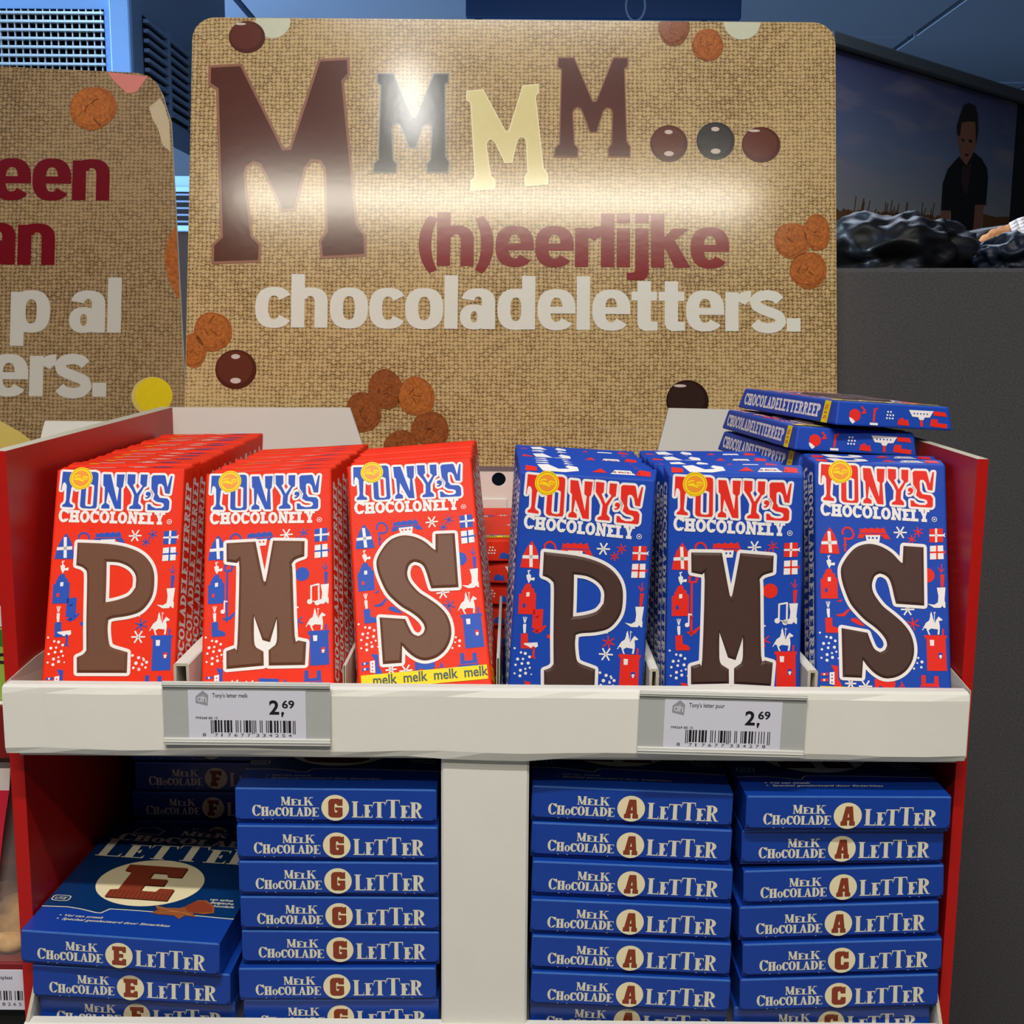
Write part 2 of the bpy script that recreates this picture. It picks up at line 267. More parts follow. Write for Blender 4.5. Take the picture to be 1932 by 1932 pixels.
# outlines of the printed pictures on a bar, in tenths of a millimetre from the middle of its foot
D = {"tony":[[[[-385,1638],[-285,1632],[-284,1512],[-290,1515],[-295,1530],[-303,1540],[-314,1535],[-321,1525],[-328,1432],[-321,1416],[-303,1407],[-302,1390],[-373,1396],[-372,1409],[-356,1420],[-351,1442],[-353,1540],[-361,1558],[-371,1564],[-378,1558],[-383,1536],[-384,1511],[-389,1511]]],[[[-249,1623],[-240,1634],[-164,1633],[-148,1624],[-145,1602],[-144,1395],[-152,1381],[-238,1384],[-253,1394],[-256,1407],[-254,1598]],[[-215,1549],[-184,1548],[-169,1538],[-170,1403],[-184,1393],[-215,1397],[-222,1409],[-222,1534]]],[[[-113,1617],[-63,1615],[-11,1428],[-4,1519],[-21,1534],[-23,1614],[29,1613],[23,1531],[12,1516],[18,1375],[-22,1378],[-74,1495],[-83,1419],[-60,1402],[-59,1379],[-114,1381],[-112,1401],[-95,1417],[-98,1527],[-110,1540]]],[[[49,1615],[102,1612],[102,1552],[89,1540],[117,1480],[152,1531],[136,1550],[137,1611],[183,1610],[180,1531],[162,1521],[133,1465],[129,1414],[150,1392],[150,1373],[71,1376],[73,1390],[95,1402],[100,1468],[84,1503],[50,1552]]],[[[176,1472],[178,1484],[189,1492],[204,1489],[212,1477],[208,1459],[194,1446],[178,1444],[175,1454],[189,1457],[193,1465],[184,1464]]],[[[209,1592],[221,1605],[295,1605],[303,1594],[319,1522],[338,1598],[349,1599],[336,1475],[306,1479],[294,1527],[279,1545],[260,1545],[254,1533],[255,1474],[270,1449],[323,1443],[337,1424],[336,1372],[327,1361],[193,1366],[192,1407],[211,1405],[223,1388],[250,1377],[288,1378],[302,1392],[298,1409],[281,1417],[252,1422],[228,1440],[236,1474],[224,1494],[212,1513]]]],
     "seal":[[-260,1589],[-186,1588]],
     "choc_line":[[-392,1292],[358,1262],[-398,1377],[354,1343],[355,1272]],
     "P":[[[-254,1151],[-50,1139],[77,1114],[170,1072],[227,1016],[257,955],[266,882],[261,800],[233,737],[183,684],[104,658],[16,646],[-19,633],[-20,570],[-5,480],[18,453],[73,435],[118,421],[121,288],[-201,293],[-208,394],[-169,412],[-149,438],[-161,617],[-175,906],[-183,961],[-212,985],[-253,999],[-253,1063]],[[-54,1019],[29,1012],[103,976],[143,920],[145,847],[105,793],[26,763],[-44,750],[-48,886]]],
     "M":[[[-277,1155],[-83,1155],[-31,896],[-22,881],[-11,895],[33,1155],[244,1140],[242,1035],[182,1015],[158,988],[164,913],[177,502],[199,471],[252,457],[243,307],[8,316],[7,417],[50,449],[61,491],[59,623],[16,469],[-33,485],[-90,650],[-87,481],[-73,439],[-26,410],[-23,318],[-265,309],[-267,426],[-211,443],[-196,474],[-189,980],[-204,1014],[-274,1027]]],
     "S":[[[-129,1103],[-81,1112],[-33,1106],[15,1088],[68,1053],[112,1005],[132,990],[140,1104],[269,1098],[265,717],[85,725],[73,776],[61,836],[44,884],[17,909],[-15,919],[-45,903],[-61,869],[-66,833],[-56,790],[-27,743],[8,701],[60,660],[113,614],[154,567],[182,514],[195,442],[185,370],[148,304],[94,261],[35,244],[-12,248],[-59,274],[-100,314],[-130,355],[-139,242],[-261,244],[-265,558],[-99,532],[-79,476],[-56,429],[-21,409],[9,425],[24,455],[16,491],[-19,538],[-66,579],[-113,613],[-160,660],[-207,720],[-241,804],[-261,876],[-265,937],[-251,980],[-214,1037],[-172,1081]]],
     "A":[[[-333,1216],[-303,1170],[-284,1121],[-271,1041],[-398,1043],[-388,1112],[-366,1168]],[[-137,1214],[-122,1208],[-103,1218],[-85,1209],[-64,1220],[-43,1210],[-25,1223],[-7,1211],[18,1224],[34,1184],[59,1145],[22,1147],[-5,1171],[-104,1170],[-120,1147],[-154,1149],[-140,1186]],[[310,1220],[395,1226],[396,1136],[309,1131]],[[397,1073],[412,1083],[406,1069],[410,1055],[397,1063]],[[-354,938],[-342,944],[-324,939],[-318,914],[-303,912],[-300,887],[-287,883],[-285,748],[-393,745],[-395,873],[-380,878],[-379,898],[-369,907],[-366,922]],[[-368,620],[-324,624],[-322,568],[-291,560],[-274,543],[-278,527],[-364,525]],[[372,923],[398,924],[391,845],[382,829],[374,844]],[[-296,729],[-254,746],[-266,727]],[[-300,644],[-255,652],[-219,683],[-207,680],[-243,634],[-285,633]],[[-202,623],[-166,624],[-122,583],[-113,571],[-155,582],[-202,605]],[[262,528],[404,529],[401,511],[395,508],[400,302],[276,300],[275,504],[262,509]],[[375,573],[387,567],[384,528],[374,528]],[[-333,319],[-289,311],[-290,237],[-267,190],[-273,163],[-332,161],[-311,189],[-310,272]],[[-397,265],[-352,268],[-352,252],[-398,249]],[[-398,228],[-352,232],[-352,214],[-398,211]],[[-57,238],[73,227],[72,195],[45,170],[22,164],[-1,186],[-28,197],[-37,168],[-58,167]],[[213,182],[237,209],[238,271],[265,272],[264,218],[317,220],[318,267],[344,268],[346,209],[355,183]]],
     "W":[[[-348,1189],[-328,1189],[-319,1049],[-340,1049]],[[-388,1121],[-288,1127],[-287,1104],[-388,1101]],[[-103,1169],[-7,1171],[-14,1125],[-94,1123]],[[346,1224],[360,1224],[358,1133],[345,1132]],[[308,1183],[397,1186],[397,1173],[308,1171]],[[394,1184],[412,1196],[406,1181],[411,1166],[397,1175]],[[311,1108],[395,1114],[397,1024],[309,1019]],[[-356,996],[-344,1003],[-350,1027],[-332,1031],[-332,1023],[-341,1022],[-336,1003],[-326,997],[-326,979],[-308,984],[-301,982],[-304,964],[-326,966],[-338,945],[-347,963],[-353,978]],[[-349,886],[-329,888],[-329,861],[-349,859]],[[-358,682],[-338,683],[-338,626],[-352,624],[-357,655]],[[348,836],[403,839],[395,754],[400,739],[399,705],[388,709],[379,720],[370,706],[328,705],[287,730],[329,725],[353,741],[357,783]],[[247,557],[260,582],[273,606],[294,622],[302,649],[301,661],[309,681],[316,655],[321,629],[332,608],[338,626],[351,644],[354,650],[380,630],[374,624],[356,620],[361,591],[361,573],[357,534],[345,533],[349,566],[307,571],[289,559],[300,529],[289,532],[279,558],[275,570],[260,573],[257,561]],[[295,498],[323,498],[322,461],[298,460]],[[-343,271],[-312,275],[-313,192],[-344,197]],[[-383,264],[-371,264],[-372,252],[-383,251]],[[-384,228],[-372,229],[-372,215],[-384,214]],[[174,183],[385,182],[379,145],[370,115],[203,110]]],
     "B":[[[-368,814],[-350,814],[-350,790],[-368,788]],[[348,416],[373,418],[372,381],[347,380]]],
     "W2":[[[349,396],[361,405],[372,397],[367,391],[366,380],[355,380],[355,390]]],
     "A2":[[[350,1113],[360,1113],[360,1022],[349,1021]],[[310,1071],[398,1075],[398,1064],[310,1060]]],
     "sA":[[[[-248,1168],[-250,1196],[-233,1214],[-209,1217],[-188,1200],[-178,1170],[-189,1145],[-219,1141],[-237,1147],[-234,1122],[-235,1058]],12],[[[-247,1100],[-221,1101]],6],[[[378,933],[383,991]],6],[[[377,939],[359,969]],6],[[[383,939],[395,960]],6],[[[116,166],[111,225]],7],[[[114,202],[93,189]],6],[[[117,214],[134,179]],6],[[[207,1209],[268,1188]],7],[[[232,1232],[242,1165]],7],[[[263,1221],[212,1176]],7],[[[169,1158],[222,1139]],7],[[[191,1177],[200,1119]],7],[[[218,1168],[173,1129]],7],[[[153,612],[232,584]],8],[[[186,640],[199,555]],8],[[[226,627],[159,569]],8]],
     "sW":[[[[-350,688],[-360,728]],5],[[[-347,688],[-337,728]],5],[[[-349,688],[-348,730]],5],[[[327,606],[329,662],[325,674],[332,677],[336,668]],4],[[[80,1191],[164,1193]],10],[[[100,1229],[143,1156]],10],[[[145,1230],[99,1155]],10],[[[116,689],[202,691]],10],[[[137,727],[181,654]],10],[[[182,728],[136,653]],10],[[[-159,188],[-74,190]],10],[[[-138,224],[-94,153]],10],[[[-93,226],[-139,152]],10],[[[-246,203],[-175,205]],10],[[[-229,233],[-192,174]],10],[[[-191,235],[-230,173]],10]],
     "sB":[[[[-140,1182],[31,1181]],4],[[[201,172],[218,164],[215,152],[227,153],[236,167]],5],[[[222,196],[345,197]],4]],
     "dW":[[-403,524,7],[-361,499,8],[-333,494,10],[-305,474,9],[-380,455,10],[-346,458,8],[-311,433,10],[-351,428,9],[-391,417,8],[-299,404,7],[-327,395,7],[-358,384,10],[-394,362,7],[-324,367,10],[-359,348,10],[-287,362,5],[220,380,7],[243,355,10],[238,321,8],[213,347,6],[192,311,7]],
     "dB":[[-79,1152,7],[-55,1152,7],[-30,1152,7],[-328,254,5],[-328,233,5],[-329,209,5]],
     "dA":[[289,915,47]],
     "band":[[-369,175],[422,189],[418,139],[69,144],[-55,137],[122,153],[260,158]]}
# ---------------------------------------------------------------- materials
WHITE = mat('white_card', (226, 224, 216), .55, .35, .03, 25, .05, 180)
CUT = mat('cut_card_edge', (188, 180, 160), .8, .2, .25, 900, .2, 900)
RED = mat('red_card', (180, 18, 13), .42, .4, .04, 30, .03, 200)
DARKCARD = mat('grey_card_inside', (96, 88, 76), .8, .2, .1, 80)
PLINTH = mat('black_plinth', (30, 29, 30), .6, .3, .1, 20)
def burlap(name, light, dark):
    m = bpy.data.materials.new(name); m.use_nodes = True; nt = m.node_tree; N = nt.nodes; L = nt.links; b = N['Principled BSDF']
    def mth(op, a, c=None, d=None):
        n = N.new('ShaderNodeMath'); n.operation = op
        for i, v in enumerate((a, c, d)):
            if v is None: continue
            if isinstance(v, (int, float)): n.inputs[i].default_value = v
            else: L.new(v, n.inputs[i])
        return n.outputs[0]
    tc = N.new('ShaderNodeTexCoord'); sp = N.new('ShaderNodeSeparateXYZ'); L.new(tc.outputs['Object'], sp.inputs[0])
    def noi(scale, det=2):
        n = N.new('ShaderNodeTexNoise'); n.inputs['Scale'].default_value = scale; n.inputs['Detail'].default_value = det; L.new(tc.outputs['Object'], n.inputs['Vector']); return n
    n1 = noi(14); n2 = noi(120); n3 = noi(9, 4); n4 = noi(700)
    s1 = N.new('ShaderNodeSeparateColor'); L.new(n1.outputs['Color'], s1.inputs[0]); s2 = N.new('ShaderNodeSeparateColor'); L.new(n2.outputs['Color'], s2.inputs[0])
    k = 1000 / 3.95
    u = mth('MULTIPLY_ADD', sp.outputs[0], k, mth('ADD', mth('MULTIPLY', s1.outputs[0], 1.2), mth('MULTIPLY', s2.outputs[0], .8)))
    v = mth('MULTIPLY_ADD', sp.outputs[2], k * 1.08, mth('ADD', mth('MULTIPLY', s1.outputs[1], 1.2), mth('MULTIPLY', s2.outputs[1], .8)))
    du = mth('ABSOLUTE', mth('MULTIPLY_ADD', mth('FRACT', u), 2, -1)); dv = mth('ABSOLUTE', mth('MULTIPLY_ADD', mth('FRACT', v), 2, -1))
    def sm(x, a, c):
        n = N.new('ShaderNodeMapRange'); n.interpolation_type = 'SMOOTHSTEP'; n.inputs[1].default_value = a; n.inputs[2].default_value = c; L.new(x, n.inputs[0]); return n.outputs[0]
    hole = mth('MULTIPLY', sm(du, .42, .85), sm(dv, .42, .85))
    par = mth('FLOORED_MODULO', mth('ADD', mth('FLOOR', u), mth('FLOOR', v)), 2)
    ra = mth('MULTIPLY_ADD', mth('POWER', du, 2), -.75, 1.06); rb = mth('MULTIPLY_ADD', mth('POWER', dv, 2), -.75, .92)
    bri = mth('ADD', mth('MULTIPLY', ra, mth('SUBTRACT', 1, par)), mth('MULTIPLY', rb, par))
    fac = mth('MULTIPLY', bri, mth('SUBTRACT', 1, mth('MULTIPLY', hole, .8)))
    cv = N.new('ShaderNodeCombineXYZ'); L.new(mth('FLOOR', u), cv.inputs[0]); L.new(mth('FLOOR', v), cv.inputs[1]); wn = N.new('ShaderNodeTexWhiteNoise'); wn.noise_dimensions = '2D'; L.new(cv.outputs[0], wn.inputs['Vector'])
    fac = mth('ADD', fac, mth('MULTIPLY_ADD', wn.outputs[0], .38, -.2))
    fac = mth('ADD', fac, mth('MULTIPLY_ADD', n4.outputs[0], .6, -.3)); fac = mth('ADD', fac, mth('MULTIPLY_ADD', n3.outputs[0], .9, -.45))
    mx = N.new('ShaderNodeMix'); mx.data_type = 'RGBA'; mx.clamp_factor = True; L.new(fac, mx.inputs[0]); mx.inputs[6].default_value = lin(*dark); mx.inputs[7].default_value = lin(*light)
    L.new(mx.outputs[2], b.inputs['Base Color'])
    MATS[name] = m; gloss(m); return m
def gloss(m):
    """laminated poster surface: soft gloss with a little waviness"""
    nt = m.node_tree; b = nt.nodes['Principled BSDF']; b.inputs['Roughness'].default_value = .13; b.inputs['Specular IOR Level'].default_value = .5
    tc = nt.nodes.new('ShaderNodeTexCoord'); n = nt.nodes.new('ShaderNodeTexNoise'); n.inputs['Scale'].default_value = 150; n.inputs['Detail'].default_value = 2
    nt.links.new(tc.outputs['Object'], n.inputs['Vector']); bp = nt.nodes.new('ShaderNodeBump'); bp.inputs['Strength'].default_value = .02; bp.inputs['Distance'].default_value = .001
    nt.links.new(n.outputs['Fac'], bp.inputs['Height']); nt.links.new(bp.outputs['Normal'], b.inputs['Normal']); return m
def gm(name, rgb, var=.12, vs=150): 
    if name in MATS: return MATS[name]
    return gloss(mat(name, rgb, .3, .5, var, vs))
BURLAP = burlap('burlap_print', (202, 174, 124), (104, 74, 40))
BURLAP2 = burlap('burlap_print_shaded', (160, 134, 98), (84, 62, 38))  # darker burlap copy: shade on the left board put into its colour
P_WHITE = gm('print_white', (222, 220, 208), .03); P_RED = gm('print_maroon', (128, 18, 26), .05); P_BROWN = gm('print_milk_chocolate', (88, 46, 34), .14, 90)
P_BROWN2 = gm('print_milk_chocolate_edge', (150, 104, 84), .1); P_DARK = gm('print_dark_chocolate', (44, 42, 42), .2, 200); P_DARK2 = gm('print_dark_chocolate_edge', (120, 124, 120), .1)
P_CREAM = gm('print_white_chocolate', (226, 212, 150), .05); P_CREAM2 = gm('print_white_chocolate_edge', (240, 232, 186), .05); P_NUT = gm('print_spice_cookie', (160, 90, 42), .8, 260); P_NUT2 = gm('print_cookie_crack', (92, 44, 18), .2)
P_NUTL = gm('print_spice_cookie_light', (170, 98, 46), .75, 420); P_NUTM = gm('print_brown_cookie_light', (140, 78, 40), .75, 420); P_NUTD = gm('print_brown_cookie', (134, 74, 38), .8, 260); P_BALL = gm('print_chocolate_ball', (82, 38, 26), .1); P_BALLD = gm('print_dark_chocolate_ball', (42, 26, 22), .1); P_BALLL = gm('print_chocolate_ball_light', (98, 48, 34), .1); P_DARKL = gm('print_dark_ball_light', (56, 52, 52), .1); P_BALLDL = gm('print_darkest_ball_light', (52, 34, 29), .1); P_SHINE = gm('print_ball_glint', (205, 188, 178), .05); P_MINT = gm('print_white_candy', (206, 208, 182), .05)
P_PINK = gm('print_pink_candy', (212, 128, 118), .06); P_YEL = gm('print_yellow_candy', (214, 186, 30), .1); P_YEL2 = gm('print_pale_yellow_candy', (200, 176, 96), .1)

# ---------------------------------------------------------------- room
def structure(o): o['kind'] = 'structure'; return o
b = MB(); b.box(-6, 6, -8, 11.2, -.05, 0, mat('floor_tiles', (150, 146, 138), .35, .5, .08, 6)); structure(ob('floor', b.mesh('floor')))
CEIL = mat('ceiling_blue_grey', (112, 134, 164), .8, .2, .04, 3); SEAM = mat('ceiling_seam', (52, 66, 84), .8, .2, .1, 5)
b = MB(); b.box(-6, 6, -8, 11.2, 3.09, 3.2, SEAM); ceil = structure(ob('ceiling', b.mesh('ceiling')))
b = MB(); b.box(-.58, .58, -.58, .58, 3.05, 3.095, CEIL); pm = b.mesh('ceiling_panel')
for i in range(-4, 5):
    for j in range(-2, 9): ob('ceiling_panel', pm, ceil, Matrix.Translation((.4 + 1.2 * i, 1.2 * j + .8, 0)))
b = MB(); b.box(-6, -1.62, 6.0, 6.2, 1.95, 3.049, mat('pale_blue_wall', (120, 160, 208), .7, .3, .05, 4)); b.box(-6, -1.62, 6.05, 6.2, 0, 1.95, mat('dark_brown_wall', (44, 34, 30), .8, .2, .1, 4)); b.box(-1.62, 6, 11.0, 11.2, 0, 3.049, mat('slate_blue_wall', (86, 108, 140), .8, .2, .05, 4)); b.box(-1.74, -1.62, 6.2, 11.0, 0, 3.049, MATS['slate_blue_wall'])
structure(ob('wall_back', b.mesh('wall_back')))
b = MB(); b.box(-6.05, -5.92, 2.1, 5.9, 1.25, 2.75, mat('added_window_pane', (190, 205, 220), .2, .5, .02, 4)); b.box(-6.0, -5.88, 2.0, 2.12, 1.15, 2.85, mat('added_window_frame', (200, 205, 210), .5, .4, .03, 10)); b.box(-6.0, -5.88, 5.88, 6.0, 1.15, 2.85, MATS['added_window_frame']); b.box(-6.0, -5.88, 2.0, 6.0, 1.15, 1.27, MATS['added_window_frame']); b.box(-6.0, -5.88, 2.0, 6.0, 2.73, 2.85, MATS['added_window_frame']); structure(ob('added_window_1', b.mesh('added_window_1')))  # unseen window, added to go with the background daylight lamp
HOUSE = mat('lamp_housing', (210, 212, 214), .4, .4, .03, 20)
for i, (lp, wl) in enumerate(zip(LAMPS, ('long ceiling light just in front of the stand', 'second ceiling light behind the photographer', 'short ceiling light turned along the aisle', 'added bluish ceiling light before the ventilation unit', 'added bluish ceiling light before the poster wall'))):
    x, y, z, sx, sy = lp[:5]; t = thing('ceiling_light', wl, 'ceiling light', Matrix.Translation((x, y, z)), 'ceiling lights')
    b = MB(); b.box(-sx / 2 - .03, sx / 2 + .03, -sy / 2 - .02, sy / 2 + .02, .008, .05, HOUSE); ob('housing', b.mesh('housing', .006), t)
    for s in (-1, 1):
        b = MB(); b.box(s * sx * .38 - .006, s * sx * .38 + .006, -.006, .006, .05, 3.0485 - z, HOUSE); ob('hanger', b.mesh('hanger'), t)

# ---------------------------------------------------------------- ventilation unit
VB = mat('pale_blue_metal', (128, 172, 226), .45, .4, .04, 8); VD = mat('vent_dark_inside', (14, 20, 26), .8, .2, .1, 20); VS = mat('vent_slat_metal', (190, 205, 214), .35, .5, .05, 30, metal=.3); VG = mat('blue_grey_metal', (96, 120, 152), .5, .4, .04, 8)
t = thing('ventilation_unit', 'pale blue ventilation unit with slatted grilles under the ceiling', 'ventilation unit', Matrix.Translation((0, 0, 0)))
b = MB(); X0, X1, Y0, Y1, Z0, Z1 = -2.5, -1.24, 3.3, 4.6, 2.08, 3.048
b.box(X0, X1, Y0 + .012, Y1, Z0, Z1, VG); b.box(X0, -1.70, Y0, Y0 + .012, Z0, Z1, VB); b.box(-1.325, X1, Y0, Y0 + .012, Z0, Z1, VB); b.box(-1.70, -1.325, Y0, Y0 + .012, 2.444, Z1, VB); b.box(-1.70, -1.325, Y0, Y0 + .012, Z0, 2.17, VB)
ob('casing', b.mesh('casing'), t)
b = MB(); b.box(-1.30, -1.236, Y0 - .03, Y0, Z0, Z1, VB); ob('corner_post', b.mesh('corner_post', .004), t)
b = MB(); b.box(-1.70, -1.325, Y0 + .012, Y0 + .014, 2.17, 2.444, VD); gr = ob('front_grille', b.mesh('front_grille'), t)
for i in range(10):
    z = 2.43 - i * .0262; b = MB(); b.box(-1.70, -1.325, Y0 - .012, Y0 + .010, z - .0035, z + .0035, VS); ob('slat', b.mesh('slat'), gr)
for i in range(16):
    x = -1.338 - i * .0232; b = MB(); b.box(x - .0018, x + .0018, Y0 + .002, Y0 + .011, 2.17, 2.444, VS); ob('fin', b.mesh('fin'), gr)
b = MB(); b.box(X1, X1 + .003, 3.42, 4.25, 2.17, 2.455, VD); gr = ob('side_grille', b.mesh('side_grille'), t)
for i in range(9):
    z = 2.19 + i * .031; b = MB(); b.box(X1, X1 + .02, 3.42, 4.25, z - .006, z + .006, VG); ob('slat', b.mesh('slat'), gr)
for y in (3.66, 3.95): b = MB(); b.box(X1, X1 + .022, y - .012, y + .012, 2.17, 2.455, VG); ob('mullion', b.mesh('mullion'), gr)
t = thing('wall_vent', 'small dark vent with a pale frame on the far wall', 'vent', Matrix.Translation((-1.80, 5.98, 2.07)))
b = MB(); b.box(-.14, .14, 0, .02, -.12, .12, VB); ob('frame', b.mesh('frame', .004), t)
b = MB(); b.box(-.11, .11, -.004, 0, -.09, .09, VD); ob('opening', b.mesh('opening'), t)
for i in range(5): b = MB(); b.box(-.11, .11, -.012, -.004, -.075 + i * .036, -.065 + i * .036, VG); ob('slat', b.mesh('slat'), t)
# hanging sign behind the board
t = thing('hanging_sign', 'dark blue hanging sign with a pale ring above the board', 'sign', Matrix.Translation((.33, 4.0, 2.60)))
b = MB(); b.box(-.52, .52, 0, .03, 0, .34, mat('navy_sign', (14, 66, 122), .5, .4, .04, 6)); ob('panel', b.mesh('panel', .004), t)
b = MB(); b.flat([ring(.12, .045, .04, .058, .008, .008)], lambda x, y: (x, -.002, y), mat('sign_ring', (126, 160, 198), .5, .4, .03, 10)); ob('ring_print', b.mesh('ring_print'), t)
for s in (-.4, .4): b = MB(); b.box(s - .004, s + .004, .01, .02, .34, .448, VG); ob('hanger', b.mesh('hanger'), t)

# ---------------------------------------------------------------- poster wall, right
PA = Vector((1.0, 3.0, 0)); PD = Vector((1.02, .95, 0)).normalized(); PN = Vector((PD.y, -PD.x, 0))
def pw(s, z, d=0): return PA + PD * s + PN * d + Vector((0, 0, z))
MW = Matrix((( PD.x, -PN.x, 0, PA.x), (PD.y, -PN.y, 0, PA.y), (0, 0, 1, 0), (0, 0, 0, 1)))
b = MB(); b.box(-.14, 2.4, .0, .12, 0, 2.262, mat('black_wall', (24, 22, 24), .7, .3, .1, 6)); w = structure(ob('wall_right', b.mesh('wall_right'), None, MW))
b = MB(); b.box(-.14, 2.4, -.03, .14, 2.262, 2.30, mat('grey_rail', (66, 70, 72), .5, .4, .06, 20)); structure(ob('trim_1', b.mesh('trim_1', .004), None, MW))
SKY = bpy.data.materials.new('poster_evening_sky'); SKY.use_nodes = True
nt = SKY.node_tree; bs = nt.nodes['Principled BSDF']; tc = nt.nodes.new('ShaderNodeTexCoord'); sx = nt.nodes.new('ShaderNodeSeparateXYZ'); nt.links.new(tc.outputs['Object'], sx.inputs[0])
rp = nt.nodes.new('ShaderNodeValToRGB'); mr = nt.nodes.new('ShaderNodeMapRange'); mr.inputs[1].default_value = 1.82; mr.inputs[2].default_value = 2.26; nt.links.new(sx.outputs[2], mr.inputs[0])
mp = nt.nodes.new('ShaderNodeMapping'); mp.inputs['Rotation'].default_value = (0, .35, 0); mp.inputs['Scale'].default_value = (1.6, 1, 7); nt.links.new(tc.outputs['Object'], mp.inputs[0])
nz = nt.nodes.new('ShaderNodeTexNoise'); nz.inputs['Scale'].default_value = 1.6; nz.inputs['Detail'].default_value = 5; nt.links.new(mp.outputs[0], nz.inputs['Vector'])
rp.color_ramp.elements[0].color = lin(128, 126, 118); rp.color_ramp.elements[1].color = lin(62, 60, 94); e = rp.color_ramp.elements.new(.45); e.color = lin(92, 102, 122)
mx = nt.nodes.new('ShaderNodeMix'); mx.data_type = 'RGBA'; cr = nt.nodes.new('ShaderNodeMapRange'); cr.inputs[1].default_value = .48; cr.inputs[2].default_value = .72; cr.inputs[4].default_value = .75; nt.links.new(nz.outputs[0], cr.inputs[0]); nt.links.new(cr.outputs[0], mx.inputs[0])
nt.links.new(mr.outputs[0], rp.inputs[0]); nt.links.new(rp.outputs[0], mx.inputs[6]); mx.inputs[7].default_value = lin(132, 116, 120); nt.links.new(mx.outputs[2], bs.inputs['Base Color']); bs.inputs['Roughness'].default_value = .6
t = thing('wall_poster', 'large poster of a person in black standing in a field', 'poster', MW.copy())
b = MB(); b.box(-.14, 1.11, -.006, -.001, 1.2, 2.258, SKY); ob('poster_sheet', b.mesh('poster_sheet'), t)
def pl(k): return lambda x, y: (x, -.0065 - .0006 * k, y)
FIELD = mat('poster_wheat_field', (92, 60, 30), .6, .3, .55, 60)
random.seed(3); top = [(-.13 + i * .0125, 1.80 + .03 * (i * .0125) + random.uniform(-.006, .008)) for i in range(60)]
b = MB(); b.flat([([(-.13, 1.2), (.62, 1.2)] + [(.62, 1.845)] + top[::-1], []), ([(.9, 1.2), (1.11, 1.2), (1.11, 1.86), (1.0, 1.85), (.9, 1.855)], [])], pl(1), FIELD)
for i in range(26): x = random.uniform(-.1, .55); z = 1.80 + .03 * x; b.flat(stroke([(x, z), (x + random.uniform(.0, .02), z + random.uniform(.015, .05))], .006), pl(1), FIELD)
ob('field_print', b.mesh('field_print'), t)
BLK = mat('poster_black_jacket', (18, 17, 18), .6, .3, .2, 20); SKN = mat('poster_skin', (122, 78, 58), .6, .3, .18, 25); HAIR = mat('poster_dark_hair', (30, 23, 22), .6, .3, .2, 60)
b = MB()
b.flat([([(.593, 1.846), (.658, 1.851), (.651, 1.788), (.63, 1.70), (.60, 1.70), (.595, 1.803)], []), ([(.837, 1.882), (.898, 1.887), (.889, 1.806), (.87, 1.70), (.83, 1.70), (.829, 1.791)], []), ([(.691, 2.15), (.737, 2.158), (.793, 2.16), (.811, 2.113), (.808, 2.08), (.799, 2.057), (.778, 2.033), (.77, 2.0), (.735, 2.0), (.706, 2.037), (.696, 2.054), (.68, 2.085)], [])], pl(2), SKN)
b.flat([([(.695, 2.032), (.75, 2.006), (.799, 2.056), (.858, 2.041), (.904, 2.012), (.916, 1.979), (.915, 1.888), (.832, 1.882), (.83, 1.784), (.83, 1.4), (.66, 1.4), (.67, 1.786), (.662, 1.851), (.593, 1.846), (.593, 1.933), (.621, 1.982)], [])], pl(3), BLK)
b.flat([([(.722, 2.006), (.75, 2.000), (.78, 2.022), (.781, 1.985), (.771, 1.918), (.748, 1.909), (.717, 1.958)], [])], pl(4), mat('poster_brown_shirt', (52, 34, 28), .6, .3, .1, 30))
b.flat([([(.674, 2.098), (.663, 2.126), (.681, 2.164), (.703, 2.199), (.736, 2.213), (.785, 2.209), (.809, 2.179), (.819, 2.129), (.809, 2.085), (.800, 2.13), (.793, 2.158), (.737, 2.152), (.695, 2.143), (.690, 2.10)], []), ([(.700, 2.092), (.725, 2.090), (.722, 2.083), (.704, 2.085)], []), ([(.752, 2.094), (.782, 2.094), (.778, 2.086), (.756, 2.087)], []), ([(.728, 2.044), (.762, 2.046), (.752, 2.039), (.738, 2.039)], [])], pl(4), HAIR)
ob('person_print', b.mesh('person_print'), t)

# ---------------------------------------------------------------- felt partition with bags on top
MP = Matrix.Translation((.26, .482, 0)) @ Matrix.Rotation(R(-11), 4, 'Z')
FELT = mat('dark_grey_felt', (76, 75, 77), .95, .15, .5, 500, .4, 900)
t = thing('felt_partition', 'dark grey felt covered partition behind the right of the stand', 'partition', MP)
b = MB(); b.box(0, 1.2, 0, .55, .06, 1.508, FELT); ob('felt_panel', b.mesh('felt_panel', .004), t)
b = MB(); b.box(.02, 1.18, .02, .53, 0, .06, PLINTH); ob('plinth', b.mesh('plinth'), t)
def blob(name, size, seed, amp, material, sharp=1.5, flat=.55, n=5):
    bm = bmesh.new(); bmesh.ops.create_icosphere(bm, subdivisions=n, radius=1)
    o = Vector((seed * 3.1, seed * 1.7, seed))
    for v in bm.verts:
        p = v.co.copy(); d = noise.noise(p * sharp + o) * amp * 1.2 + (1 - abs(noise.noise(p * sharp * 1.6 + o)) * 3) * amp * .5 + (1 - abs(noise.noise(p * sharp * 3.3 + o)) * 3) * amp * .16
        q = p * (1 + d * .45); q.z = max(q.z, -flat); v.co = Vector((q.x * size[0], q.y * size[1], (q.z + flat) * size[2]))
    me = bpy.data.meshes.new(name); bm.to_mesh(me); bm.free(); me.materials.append(material)
    for p in me.polygons: p.use_smooth = True
    return me
BAG = mat('black_plastic_film', (13, 14, 19), .5, .22, .2, 40); BAG2 = mat('navy_plastic_film', (18, 24, 40), .48, .25, .2, 40)
